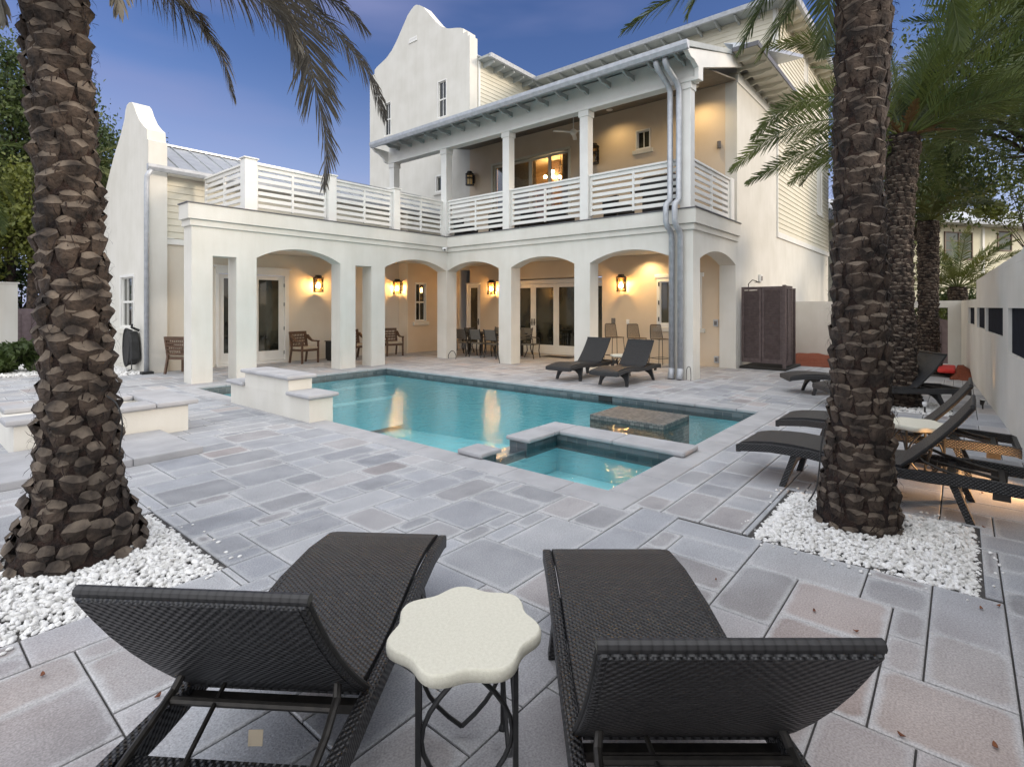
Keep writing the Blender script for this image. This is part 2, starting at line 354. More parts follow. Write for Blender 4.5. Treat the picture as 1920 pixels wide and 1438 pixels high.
def kids(o): return [c for c in bpy.data.objects if c.parent==o]
def dup(root,loc,rz,label,group=None):
    def cp(o,par):
        c=o.copy(); COL.objects.link(c); c.parent=par
        for k in kids(o): cp(k,c)
        return c
    r=cp(root,None); r.location=loc; r.rotation_euler=(0,0,rz); r['label']=label
    if group: r['group']=group
    return r
def npmesh(name,V,F,mat,smooth=False):
    """V (n,3) F (m,k) numpy"""
    me=bpy.data.meshes.new(name); n=len(V); m,k=F.shape
    me.vertices.add(n); me.vertices.foreach_set('co',np.ascontiguousarray(V,dtype=np.float32).ravel())
    me.loops.add(m*k); me.loops.foreach_set('vertex_index',np.ascontiguousarray(F,dtype=np.int32).ravel())
    me.polygons.add(m); me.polygons.foreach_set('loop_start',np.arange(0,m*k,k,dtype=np.int32))
    try: me.polygons.foreach_set('loop_total',np.full(m,k,dtype=np.int32))
    except Exception: pass
    me.update(calc_edges=True); me.validate()
    mats=mat if isinstance(mat,(list,tuple)) else [mat]
    for x in mats: me.materials.append(MATS[x])
    if smooth: me.polygons.foreach_set('use_smooth',np.ones(m,dtype=bool))
    return me
# ---------------------------------------------------------------- ground, paving, pool
def rect_sub(r,h):
    x0,x1,y0,y1=r; a0,a1,b0,b1=h
    if a0>=x1 or a1<=x0 or b0>=y1 or b1<=y0: return [r]
    o=[]
    if a0>x0: o.append((x0,a0,y0,y1)); x0=a0
    if a1<x1: o.append((a1,x1,y0,y1)); x1=a1
    if b0>y0: o.append((x0,x1,y0,b0)); y0=b0
    if b1<y1: o.append((x0,x1,b1,y1))
    return o
POOL=(4.12,8.75,2.35,11.65); CW_=.30
COPE=(POOL[0]-CW_,POOL[1]+CW_,POOL[2]-CW_,POOL[3]+CW_)
BED_R=(3.93,5.18,-.10,1.15); BED_L=(-.12,1.42,3.47,4.86); BED_P=(10.1,11.4,.1,1.4)
BED_W=(2.6,4.28,15.0,19.5); BED_P3=(15.7,17.1,-.05,1.3); BED_M=(16.2,19.0,1.6,4.45)
holes=[COPE,BED_R,BED_L,BED_P,BED_W,BED_P3,BED_M]
# far ground sheet to the horizon with the pool pit left open
mb=MB()
big=[(-400,400,-400,400)]
for h in [POOL]:
    big=[q for r in big for q in rect_sub(r,h)]
for x0,x1,y0,y1 in big: mb.add([(x0,y0,-.06),(x1,y0,-.06),(x1,y1,-.06),(x0,y1,-.06)],[(0,1,2,3)])
me=mb.data('ground','earth'); struct(link('ground',me))
mb=MB()
area=[(-3.2,20.,-1.4,26.)]
for h in [POOL]: area=[q for r in area for q in rect_sub(r,h)]
for x0,x1,y0,y1 in area: mb.add([(x0,y0,-.012),(x1,y0,-.012),(x1,y1,-.012),(x0,y1,-.012)],[(0,1,2,3)])
struct(link('paving_joints',mb.data('paving_joints','grout')))
U=.1525; NX,NY=154,182; X0,Y0=-3.2,-1.4
occ=np.zeros((NX,NY),bool); slabs=[]
opts=[(4,3),(3,4),(3,3),(4,2),(2,4),(3,2),(2,3),(2,2),(4,3),(3,4),(3,2)]
rr=random.Random(11)
for i in range(NX):
    for j in range(NY):
        if occ[i,j]: continue
        c=rr.sample(opts,len(opts))+[(2,1),(1,2),(1,1)]
        for a_,b_ in c:
            if i+a_<=NX and j+b_<=NY and not occ[i:i+a_,j:j+b_].any():
                occ[i:i+a_,j:j+b_]=True; slabs.append((X0+i*U,X0+(i+a_)*U,Y0+j*U,Y0+(j+b_)*U)); break
vs=[];fs=[];P=[];S=[];Q=[]
g_=.0042
for s in slabs:
    pieces=[s]
    for h in holes: pieces=[q for r in pieces for q in rect_sub(r,h)]
    for x0,x1,y0,y1 in pieces:
        x0+=g_;x1-=g_;y0+=g_;y1-=g_
        if x1-x0<.03 or y1-y0<.03: continue
        r=(rr.random(),rr.random()); zz=rr.uniform(-.0015,.0015); e=.005; tx=rr.uniform(-.001,.001)
        o=len(vs)
        vs+=[(x0,y0,-.014),(x1,y0,-.014),(x1,y1,-.014),(x0,y1,-.014),(x0,y0,zz-.004),(x1,y0,zz-.004),(x1,y1,zz-.004),(x0,y1,zz-.004),
             (x0+e,y0+e,zz),(x1-e,y0+e,zz+tx),(x1-e,y1-e,zz+tx),(x0+e,y1-e,zz)]
        ff=[(8,9,10,11)]+[(4+i,4+(i+1)%4,8+(i+1)%4,8+i) for i in range(4)]+[(i,(i+1)%4,4+(i+1)%4,4+i) for i in range(4)]
        for f in ff:
            fs.append(tuple(o+k for k in f))
            for k in f:
                vx=vs[o+k]; P.append((vx[0]-x0,vx[1]-y0)); S.append((x1-x0,y1-y0)); Q.append(r)
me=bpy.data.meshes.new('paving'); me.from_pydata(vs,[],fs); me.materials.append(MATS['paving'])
for nme,dat in (('pos',P),('size',S),('rnd',Q)):
    l=me.uv_layers.new(name=nme); l.data.foreach_set('uv',np.array(dat,dtype=np.float32).ravel())
struct(link('paving',me))
# raised strip with coping edge in front of the fire pit
def slabmesh(name,x0,x1,y0,y1,z0,z1,mat,parent=None,bev=.02):
    mb=MB().box(x0,x1,y0,y1,z0,z1); return obj(name,mb,mat,parent,bev=bev)
mb=MB()
for k in range(5): mb.box(-.9+.65*k+.003,-.9+.65*(k+1)-.003,6.38,6.70,-.01,.075)
for k in range(4):
    for q in range(2): mb.box(-.9+.81*k+.003,-.9+.81*(k+1)-.003,6.706+.5*q,6.70+.5*(q+1),-.01,.068)
st=struct(obj('step',mb,'coping',None,bev=.012))
# pool shell -------------------------------------------------------
x0,x1,y0,y1=POOL; WZ=-.135
mb=MB()   # tiled waterline band
for q in [((x0,y0),(x1,y0)),((x1,y0),(x1,y1)),((x1,y1),(x0,y1)),((x0,y1),(x0,y0))]:
    (ax,ay),(bx,by)=q; mb.add([(ax,ay,-.20),(bx,by,-.20),(bx,by,-.03),(ax,ay,-.03)],[(0,1,2,3)])
tile=mb
pool=thing('swimming_pool','rectangular turquoise swimming pool with grey stone coping in front of the arcade','pool',(x0,y0,0))
obj('waterline_tile',tile,'pool_tile',pool)
mb=MB()
D=-1.25
mb.add([(x0,y0,-.20),(x1,y0,-.20),(x1,y1,-.20),(x0,y1,-.20),(x0,y0,D+.15),(x1,y0,D+.15),(x1,y1,D-.3),(x0,y1,D-.3)],
  [(0,1,5,4),(1,2,6,5),(2,3,7,6),(3,0,4,7),(4,5,6,7)])
mb.box(x0,x1,y1-.35,y1,-1.4,-.38); mb.box(x0,x1,y1-.7,y1-.35,-1.4,-.68)           # steps along the far left end
mb.box(7.2,x1,y0,y0+.6,-1.2,-.42)                                                # shallow bench in the far corner
obj('basin',mb,'pool_plaster',pool)
def coping_run(ax,bx,ay,by,lx,n):
    for k in range(n):
        if lx: u0=ax+(bx-ax)*k/n; u1=ax+(bx-ax)*(k+1)/n; c=MB().box(u0+.002,u1-.002,ay,by,-.045,.004)
        else: u0=ay+(by-ay)*k/n; u1=ay+(by-ay)*(k+1)/n; c=MB().box(ax,bx,u0+.002,u1-.002,-.045,.004)
        obj('coping_stone',c,'coping',pool,bev=.012)
coping_run(COPE[0],POOL[0]+.02,POOL[2]-.3,COPE[3],False,15)
coping_run(POOL[1]-.02,COPE[1],COPE[2],COPE[3],False,15)
coping_run(POOL[0]+.02,POOL[1]-.02,COPE[2],POOL[2]+.02,True,8)
coping_run(POOL[0]+.02,POOL[1]-.02,POOL[3]-.02,COPE[3],True,8)
obj('skimmer_opening',MB().box(x1-.012,x1+.02,4.92,5.2,-.16,-.05),'rubber',pool)
# spa
spa_tile=MB()
spa_tile.box(4.12,4.40,3.90,4.16,-.17,.01); spa_tile.box(4.40,4.93,3.92,4.14,-.17,-.085); spa_tile.box(4.93,5.86,3.90,4.16,-.17,.01)
spa_tile.box(5.54,5.86,2.352,3.90,-.17,.01)
obj('spa_wall',spa_tile,'pool_tile',pool)
for bx_ in [(4.09,4.42,3.84,4.20),(4.90,5.42,3.84,4.20),(5.424,5.92,3.84,4.20),(5.50,5.92,3.10,3.836),(5.50,5.92,2.24,3.096)]:
    obj('coping_stone',MB().box(*bx_,.010,.062),'coping',pool,bev=.018)
sb=MB(); sb.box(4.122,5.86,3.903,4.157,-1.3,-.17); sb.box(5.542,5.857,2.352,3.903,-1.3,-.17); sb.box(4.125,5.535,2.36,3.895,-1.0,-.85); sb.box(5.02,5.535,2.36,3.895,-.95,-.45); sb.box(4.125,5.02,3.55,3.895,-.95,-.45)
obj('spa_bench',sb,'pool_plaster',pool)
obj('bench_tile_edge',MB().box(5.0,5.03,2.36,3.55,-.50,-.445),'pool_tile',pool)
pl=MB().box(7.20,8.12,3.22,4.44,-1.1,-.07); obj('tiled_platform',pl,'mosaic_tile',pool,bev=.006)
# water surfaces
mb=MB()
wa=[(x0+.001,x1-.001,y0+.001,y1-.001)]
for h in [(4.0,5.861,2.3,4.161),(7.20,8.12,3.22,4.44)]: wa=[q for r in wa for q in rect_sub(r,h)]
for a,b_,c,d in wa: mb.add([(a,c,WZ),(b_,c,WZ),(b_,d,WZ),(a,d,WZ)],[(0,1,2,3)])
struct(link('pool_water',mb.data('pool_water','water')))
mb=MB(); mb.add([(4.121,2.351,-.06),(5.539,2.351,-.06),(5.539,3.90,-.06),(4.121,3.90,-.06)],[(0,1,2,3)])
mb.add([(4.401,3.90,-.062),(4.929,3.90,-.062),(4.929,4.15,-.066),(4.401,4.15,-.066)],[(0,1,2,3)])
struct(link('spa_water',mb.data('spa_water','water')))
# fountain wall at the near side of the pool
fw=thing('fountain_wall','white stucco water feature wall with stepped grey stone caps beside the pool','water feature',(4.0,8,0))
obj('wall',MB().box(3.88,4.24,6.88,9.38,-1.5,.33),'stucco',fw)
obj('wall',MB().box(3.877,4.243,7.45,8.84,.31,.545),'stucco',fw)
obj('cap_stone',MB().box(3.82,4.30,7.38,8.91,.546,.605),'coping',fw,bev=.025)
obj('cap_stone',MB().box(3.82,4.30,6.80,7.447,.331,.39),'coping',fw,bev=.025)
obj('cap_stone',MB().box(3.82,4.30,8.843,9.46,.331,.39),'coping',fw,bev=.025)
# fire pit
fp=thing('fire_pit','low white stucco fire pit surround with grey coping behind the left palm','fire pit',(1.8,8.2,0))
for bx_ in [(.98,2.66,7.72,8.02),(.98,2.66,8.55,8.85),(.98,1.3,8.02,8.55),(2.3,2.66,8.02,8.55)]: obj('wall',MB().box(*bx_,-.01,.34),'stucco',fp)
for bx_ in [(.9,1.6,7.64,8.0),(1.604,2.28,7.64,8.0),(2.284,2.76,7.64,8.93),(1.0,2.28,8.56,8.93)]: obj('cap_stone',MB().box(*bx_,.341,.405),'coping',fp,bev=.02)
obj('pit_bed',MB().box(1.3,2.3,8.02,8.55,.2,.26),'pebble_bed',fp)
# gravel beds ------------------------------------------------------
_ph=(1+5**.5)/2
_iv=np.array([(-1,_ph,0),(1,_ph,0),(-1,-_ph,0),(1,-_ph,0),(0,-1,_ph),(0,1,_ph),(0,-1,-_ph),(0,1,-_ph),(_ph,0,-1),(_ph,0,1),(-_ph,0,-1),(-_ph,0,1)],float); _iv/=np.linalg.norm(_iv[0])
_if=np.array([(0,11,5),(0,5,1),(0,1,7),(0,7,10),(0,10,11),(1,5,9),(5,11,4),(11,10,2),(10,7,6),(7,1,8),(3,9,4),(3,4,2),(3,2,6),(3,6,8),(3,8,9),(4,9,5),(2,4,11),(6,2,10),(8,6,7),(9,8,1)])
def ico1():
    V=[tuple(v) for v in _iv]; F=[]; mid={}
    def m(a,b):
        k=(min(a,b),max(a,b))
        if k not in mid:
            p=(np.array(V[a])+np.array(V[b])); p/=np.linalg.norm(p); mid[k]=len(V); V.append(tuple(p))
        return mid[k]
    for a,b,c in _if:
        x,y,z=m(a,b),m(b,c),m(c,a); F+= [(a,x,z),(b,y,x),(c,z,y),(x,y,z)]
    return np.array(V),np.array(F)
_v1,_f1=ico1()
def rotmats(n,g=rng,tilt=.5):
    yaw=g.uniform(0,2*np.pi,n); tx=g.normal(0,tilt,n); ty=g.normal(0,tilt,n)
    def rx(a): z=np.zeros(n);o=np.ones(n); return np.stack([o,z,z,z,np.cos(a),-np.sin(a),z,np.sin(a),np.cos(a)],1).reshape(n,3,3)
    def ry(a): z=np.zeros(n);o=np.ones(n); return np.stack([np.cos(a),z,np.sin(a),z,o,z,-np.sin(a),z,np.cos(a)],1).reshape(n,3,3)
    def rz(a): z=np.zeros(n);o=np.ones(n); return np.stack([np.cos(a),-np.sin(a),z,np.sin(a),np.cos(a),z,z,z,o],1).reshape(n,3,3)
    return rz(yaw)@ry(ty)@rx(tx)
def pebbles(name,rect,n,s0,s1,height,avoid=None,mat='pebble',hi=True):
    bx0,bx1,by0,by1=rect
    x=rng.uniform(bx0+.01,bx1-.01,n); y=rng.uniform(by0+.01,by1-.01,n)
    if avoid:
        k=(x-avoid[0])**2+(y-avoid[1])**2>avoid[2]**2; x=x[k];y=y[k]
    n=len(x); sc=rng.uniform(s0,s1,n)
    S=np.stack([sc,sc*rng.uniform(.6,.85,n),sc*rng.uniform(.38,.6,n)],1)
    V0,F0=(_v1,_f1) if hi else (_iv,_if)
    Rm=rotmats(n); nv=len(V0)
    jit=1+rng.normal(0,.09,(n,nv,1))
    V=np.einsum('nij,nvj->nvi',Rm,V0[None]*S[:,None]*jit)
    ed=np.minimum(np.minimum(x-bx0,bx1-x),np.minimum(y-by0,by1-y))
    z=-.035+height*np.clip(ed/.12,0,1)*rng.uniform(.45,1.,n)+sc*.25
    V+=np.stack([x,y,z],1)[:,None]
    F=(F0[None]+(np.arange(n)*nv)[:,None,None]).reshape(-1,3)
    o=link(name,npmesh(name,V.reshape(-1,3),F,mat,hi)); o['kind']='stuff'; return o
def bedbase(r):
    mb=MB().box(r[0],r[1],r[2],r[3],-.05,-.028); return struct(obj('gravel_bed_base',mb,'pebble_bed'))
for r in (BED_R,BED_L,BED_P,BED_W,BED_P3): bedbase(r)
pebbles('white_gravel',BED_R,6200,.013,.024,.055)
pebbles('white_gravel',BED_L,7200,.013,.025,.055)
pebbles('white_gravel',BED_P,1800,.02,.035,.04,hi=False)
pebbles('white_gravel',BED_W,4500,.03,.05,.05,hi=False)
pebbles('white_gravel',(1.0,3.0,16.6,20.0),3200,.03,.05,.06,hi=False)
for bx in ((3.86,5.24,-.17,1.22),(-.1,1.50,3.40,4.93)):
    r_=random.Random(int(bx[0]*100))
    V=[];F=[];o_=0
    for _ in range(46):
        x_=r_.uniform(bx[0],bx[1]); y_=r_.uniform(bx[2],bx[3])
        if bx[0]+.06<x_<bx[1]-.06 and bx[2]+.06<y_<bx[3]-.06:
            if r_.random()<.5: x_=r_.choice((bx[0],bx[1]))+r_.uniform(-.03,.03)
            else: y_=r_.choice((bx[2],bx[3]))+r_.uniform(-.03,.03)
        s_=r_.uniform(.008,.017); V.append(_v1*np.array([s_,s_*.7,s_*.5])+np.array([x_,y_,s_*.4])); F.append(_f1+o_); o_+=len(_v1)
    q_=link('white_gravel',npmesh('white_gravel',np.concatenate(V),np.concatenate(F),'pebble',True)); q_['kind']='stuff'
mb=MB(); n_=14
def mound(name,x0,x1,y0,y1,h,mat,seed):
    g=random.Random(seed); nx,ny=26,16; V=[];F=[]
    for i in range(nx+1):
        for j in range(ny+1):
            u=i/nx; v=j/ny; e=min(u,1-u,v,1-v)*4
            V.append((x0+(x1-x0)*u,y0+(y1-y0)*v,-.02+h*min(1,e)*(.6+.5*math.sin(u*7+seed)*math.cos(v*5))+g.uniform(0,.035)))
    F=[(i*(ny+1)+j,(i+1)*(ny+1)+j,(i+1)*(ny+1)+j+1,i*(ny+1)+j+1) for i in range(nx) for j in range(ny)]
    o=link(name,MB().add(V,F).data(name,mat,True)); o['kind']='stuff'; return o
mound('mulch',16.2,19.0,1.6,4.45,.22,'mulch',1)
mound('mulch',15.2,17.4,-.35,.2,.25,'mulch',2)
# leaf litter
def leaf(name,x,y,L,a,lab):
    mb=MB(); n=7; top=[]
    for i in range(n):
        t=i/(n-1); wd=L*.22*math.sin(math.pi*t)**.8
        top.append((t*L-L/2,wd))
    pts=[(u,w_) for u,w_ in top]+[(u,-w_) for u,w_ in reversed(top[1:-1])]
    mb.prism(pts,lambda u,v,t:(x+u*math.cos(a)-v*math.sin(a),y+u*math.sin(a)+v*math.cos(a),t+.012*abs(v)/L+.01*abs(u)/L*2),.004,.006)
    o=obj(name,mb,'leaf_litter'); return tag(o,lab,'leaf','dead leaves on the paving')
def gp(x,y,z=0.):
    Z=1007*(EYE-z)/(y-575.5); X=(x-960)/1007*Z; return (SA*X+CA*Z,-CA*X+SA*Z)
for i,(px,py,L_,a_,lab) in enumerate([(1527,1148,.05,.4,'small dead leaf on a slab behind the right front lounger, farthest of the group'),(1605,1186,.045,2.0,'dark leaf lying just beyond the raised corner of the right front lounger backrest'),
   (1690,1382,.05,1.1,'curled leaf on the warm tinted slab at the bottom right, left of the other'),(1866,1402,.06,.2,'bow shaped leaf on a joint at the bottom right edge of the photo'),
   (1840,1143,.05,.3,'dark leaf beside the near tip of the right gravel bed'),(1872,1138,.05,2.5,'dark leaf a little right of the near tip of the right gravel bed'),(1342,1089,.035,.1,'tiny dark leaf on the slab right of the foot of the right front lounger'),
   (80,1268,.06,1.4,'red brown twig like leaf on a joint at the lower left'),(296,1308,.06,.6,'orange leaf on the paving behind the left front lounger frame'),(1842,926,.05,.2,'leaf under the frame of the near right lounger'),(1845,990,.05,.9,'leaf on the blue grey slab right of the gravel bed')]):
    q=gp(px,py); leaf('dead_leaf',q[0],q[1],L_*.62,a_,lab)
# ---------------------------------------------------------------- the house
AM,BE,BL,AB=11.5,4.48,12.24,14.5        # main facade plane, end plane, left wing facade plane, back wall plane
def PAf(a): return lambda u,z,t=0: (a-t,u,z)     # facade facing -x, u = y, t outwards
def PBf(b): return lambda u,z,t=0: (u,b-t,z)     # facade facing -y, u = x
def pb(mb,P,u0,u1,z0,z1,t0,t1):
    vs=[P(u,z,t) for t in (t0,t1) for z in (z0,z1) for u in (u0,u1)]
    return mb.add(vs,[(0,1,3,2),(4,6,7,5),(0,4,5,1),(2,3,7,6),(0,2,6,4),(1,5,7,3)])
def wallgrid(mb,P,u0,u1,z0,z1,holes,t0,t1):
    us=sorted({u0,u1,*[h[0] for h in holes],*[h[1] for h in holes]}); zs=sorted({z0,z1,*[h[2] for h in holes],*[h[3] for h in holes]})
    us=[u for u in us if u0<=u<=u1]; zs=[z for z in zs if z0<=z<=z1]
    def full(i,j):
        if i<0 or j<0 or i>=len(us)-1 or j>=len(zs)-1: return False
        cu=(us[i]+us[i+1])/2; cz=(zs[j]+zs[j+1])/2
        return not any(h[0]<cu<h[1] and h[2]<cz<h[3] for h in holes)
    for i in range(len(us)-1):
        for j in range(len(zs)-1):
            if not full(i,j): continue
            a,b_,c,d=us[i],us[i+1],zs[j],zs[j+1]
            for t in (t0,t1): mb.add([P(a,c,t),P(b_,c,t),P(b_,d,t),P(a,d,t)],[(0,1,2,3)])
            if not full(i-1,j): mb.add([P(a,c,t0),P(a,d,t0),P(a,d,t1),P(a,c,t1)],[(0,1,2,3)])
            if not full(i+1,j): mb.add([P(b_,c,t0),P(b_,d,t0),P(b_,d,t1),P(b_,c,t1)],[(0,1,2,3)])
            if not full(i,j-1): mb.add([P(a,c,t0),P(b_,c,t0),P(b_,c,t1),P(a,c,t1)],[(0,1,2,3)])
            if not full(i,j+1): mb.add([P(a,d,t0),P(b_,d,t0),P(b_,d,t1),P(a,d,t1)],[(0,1,2,3)])
    return mb
house=thing('house','large white stucco courtyard house with arcade, balcony and curved gables behind the pool','house',(AM,BL,0))
H=lambda n,mb,mat,bev=0,smooth=False,par=None: obj(n,mb,mat,par or house,smooth,bev)
def archpoly(u0,u1,ztop,ops):
    """outline of an arcade wall: list of (u0,u1,spring,peak) openings reaching the floor"""
    pts=[(u0,ztop),(u0,-.02)]
    for a,b_,s,pk in sorted(ops):
        pts+= [(a,-.02)] if abs(a-pts[-1][0])>1e-6 else []
        if pk==s: pts+=[(a,s),(b_,s)]
        else:
            h=pk-s; c=(b_-a)/2; r=(c*c+h*h)/(2*h); cz=pk-r; th=math.asin(c/r)
            for k in range(19):
                q=-th+2*th*k/18; pts.append(((a+b_)/2+r*math.sin(q),cz+r*math.cos(q)))
        pts.append((b_,-.02))
    if abs(pts[-1][0]-u1)>1e-6: pts.append((u1,-.02))
    pts.append((u1,ztop)); return pts
mb=MB(); P=PBf(BL)
pl=archpoly(4.28,AM,3.74,[(4.69,5.18,2.69,2.69),(5.62,7.76,2.71,2.985),(8.21,8.71,2.69,2.69),(9.15,11.47,2.70,2.98)])
mb.prism(pl,lambda u,v,t:P(u,v,-t),0,.42); H('arcade_wall',mb,'stucco')
mb=MB(); P=PAf(AM)
pl=archpoly(BE,BL+.42,3.74,[(4.92,7.09,2.69,2.95),(7.55,9.65,2.70,2.95),(10.11,BL,2.70,2.95)])
mb.prism(pl,lambda u,v,t:P(u,v,-t),0,.40); H('arcade_wall',mb,'stucco')
mb=MB(); P=PBf(BE)
pl=archpoly(AM+.402,AB-.003,3.74,[(AM+.41,14.40,2.69,2.93)])
mb.prism(pl,lambda u,v,t:P(u,v,-t),0.001,.42); H('arcade_wall',mb,'stucco')
path=[(4.28,BL+.43),(4.28,BL),(AM,BL),(AM,BE),(14.49,BE)]
H('cornice',MB().sweep(path,[(-.05,3.425),(.10,3.425),(.10,3.745),(-.05,3.745)]),'stucco',.006)
H('cornice',MB().sweep(path,[(-.05,3.29),(.045,3.29),(.045,3.424),(-.05,3.424)]),'stucco',.006)
H('flashing',MB().sweep(path,[(-.3,3.746),(.125,3.746),(.125,3.765),(-.3,3.775)]),'flashing')
mb=MB(); mb.box(5.3,14.45,12.55,15.15,3.12,3.75); mb.box(11.7,14.45,4.6,12.55,3.12,3.75); H('deck',mb,'stucco')
mb=MB(); mb.box(5.3,14.4,12.7,15.1,3.752,3.765); mb.box(11.8,14.4,4.7,12.7,3.752,3.765); H('deck_boards',mb,'flashing')
# back wall of loggia and balcony
mb=MB(); P=PAf(AB)
hl=[(5.40,6.70,1.02,2.42),(8.5,12.62,0,2.56),(13.66,14.40,0,2.5),(9.65,13.1,3.8,6.78),(6.90,7.36,6.20,6.78)]
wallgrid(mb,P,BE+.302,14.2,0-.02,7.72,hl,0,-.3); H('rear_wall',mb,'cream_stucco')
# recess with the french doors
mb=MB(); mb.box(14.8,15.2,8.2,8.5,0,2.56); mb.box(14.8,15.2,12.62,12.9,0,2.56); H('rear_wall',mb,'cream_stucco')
def glazed_leaf(P,u0,u1,z0,z1,t,stile=.11,top=.12,bot=.24,parent=None,handle=None,hinges=None,mat='trim',glass='dark_glass',name='door'):
    mb=MB()
    pb(mb,P,u0,u0+stile,z0,z1,t-.045,t); pb(mb,P,u1-stile,u1,z0,z1,t-.045,t)
    pb(mb,P,u0+stile,u1-stile,z1-top,z1,t-.045,t); pb(mb,P,u0+stile,u1-stile,z0,z0+bot,t-.045,t)
    d=H(name,mb,mat,.004,par=parent)
    g=MB(); pb(g,P,u0+stile-.01,u1-stile+.01,z0+bot-.01,z1-top+.01,t-.03,t-.02); H('pane',g,glass,par=d)
    if handle is not None:
        k=MB(); pb(k,P,handle-.02,handle+.02,z0+.9,z0+1.13,t,t+.012); k.tube([P(handle,z0+1.0,t+.012),P(handle,z0+1.0,t+.06),P(handle+.09*(1 if handle<(u0+u1)/2 else -1),z0+1.0,t+.06)],.011); H('handle',k,'black_metal',par=d)
    if hinges is not None:
        for zz in (z0+.2,z0+.9,z0+1.6,z0+2.15):
            if zz<z1-.1: k=MB(); pb(k,P,hinges-.018,hinges+.018,zz-.05,zz+.05,t,t+.015); H('hinge',k,'black_metal',par=d)
    return d
P15=PAf(14.95)
mb=MB(); pb(mb,P15,8.52,12.60,2.40,2.54,-.1,.02); pb(mb,P15,8.52,8.6,0,2.40,-.1,.02); pb(mb,P15,12.52,12.6,0,2.40,-.1,.02); pb(mb,P15,8.6,12.52,0,.05,-.1,.06)
H('door_frame',mb,'trim',.004)
for i in range(4):
    u0=8.6+.98*i; glazed_leaf(P15,u0+.004,u0+.976,.055,2.39,-.01,handle=(u0+.93 if i%2==0 else u0+.05))
P145=PAf(AB)
mb=MB(); pb(mb,P145,13.66,13.72,0,2.44,-.12,-.02); pb(mb,P145,14.34,14.40,0,2.44,-.12,-.02); pb(mb,P145,13.66,14.40,2.44,2.50,-.12,.02); H('door_frame',mb,'trim',.004)
glazed_leaf(P145,13.725,14.335,.03,2.435,-.05,stile=.12,handle=13.79,hinges=14.36)
# windows
def window(P,u0,u1,z0,z1,cols=2,rows=2,casing=.05,sill=.14,deep=-.07,proud=.02,glass='dark_glass',cas_mat='trim'):
    mb=MB(); c=casing
    pb(mb,P,u0,u0+c,z0,z1,deep-.04,proud); pb(mb,P,u1-c,u1,z0,z1,deep-.04,proud); pb(mb,P,u0+c,u1-c,z1-c,z1,deep-.04,proud); pb(mb,P,u0+c,u1-c,z0,z0+c,deep-.04,proud)
    wn=H('window',mb,cas_mat,.004)
    g=MB(); pb(g,P,u0+c-.01,u1-c+.01,z0+c-.01,z1-c+.01,deep-.01,deep); H('pane',g,glass,par=wn)
    f=MB(); s=.028
    for (za,zb) in ([(z0+c,(z0+z1)/2),((z0+z1)/2,z1-c)] if rows>1 else [(z0+c,z1-c)]):
        pb(f,P,u0+c,u0+c+s,za,zb,deep,deep+.03); pb(f,P,u1-c-s,u1-c,za,zb,deep,deep+.03); pb(f,P,u0+c+s,u1-c-s,za,za+s,deep,deep+.03); pb(f,P,u0+c+s,u1-c-s,zb-s,zb,deep,deep+.03)
        for k in range(1,cols):
            uu=u0+c+(u1-u0-2*c)*k/cols; pb(f,P,uu-.011,uu+.011,za+s,zb-s,deep,deep+.022)
    H('sash',f,'trim',par=wn)
    if sill:
        q=MB(); pb(q,P,u0-.09,u1+.09,z0-sill,z0-.004,-.02,.06); H('sill',q,'stucco',.01,par=wn)
    return wn
w_=window(P145,5.40,6.70,1.02,2.42,cols=1,rows=1,casing=.1,sill=.12,deep=-.02,proud=.03)
for u in (5.47,6.63):
    for zz in (1.25,1.72,2.25): k=MB(); pb(k,P145,u-.015,u+.015,zz-.06,zz+.06,.03,.045); H('hinge',k,'black_metal',par=w_)
mb=MB(); pb(mb,P145,5.34,6.76,2.421,2.53,-.02,.05); H('lintel',mb,'trim',.01,par=w_)
window(P145,6.90,7.36,6.20,6.78,cols=2,rows=1,casing=.035,sill=.13)
# sliding doors on the balcony with a warm lit room behind
PS=PAf(AB-.0)
mb=MB(); pb(mb,PS,9.65,13.1,6.70,6.78,-.15,.03); pb(mb,PS,9.65,9.73,3.8,6.70,-.15,.03); pb(mb,PS,13.02,13.1,3.8,6.70,-.15,.03); pb(mb,PS,9.73,13.02,3.78,3.83,-.15,.03)
H('door_frame',mb,'siding',.004)
for i in range(4):
    u0=9.73+.8225*i; glazed_leaf(PS,u0+.003,u0+.8195,3.83,6.69,-.05 if i in(0,3) else -.09,stile=.07,top=.08,bot=.12,glass='clear_glass' if i in (1,) else 'clear_glass',name='sliding_door',mat='siding')
room=MB(); room.box(14.81,14.815,8.9,9.64,3.8,7.2); room.box(17.8,17.85,8.9,13.9,3.78,7.2); room.box(14.82,17.8,8.85,8.9,3.78,7.2); room.box(14.82,17.8,13.9,13.95,3.78,7.2); room.box(14.82,17.8,8.9,13.9,7.15,7.2); room.box(14.82,17.8,8.9,13.9,3.70,3.78)
H('interior_room',room,'interior_warm')
mb=MB(); mb.box(16.6,16.75,11.6,11.9,3.78,7.1); mb.box(17.6,17.79,12.2,13.4,4.4,6.4); H('interior_panel',mb,'teak')
mb=MB(); mb.box(14.84,14.87,12.35,13.1,3.8,6.75); mb.box(14.84,14.87,9.66,10.22,3.8,6.75); H('pane_dimmer',mb,'brick_dim')  # dark sheets added behind the end panes so the glass reads unlit
mb=MB(); mb.box(14.86,14.89,11.35,12.34,3.8,6.75); H('pane_dimmer',mb,'cushion')  # brown sheet added behind one pane to dim the room glow
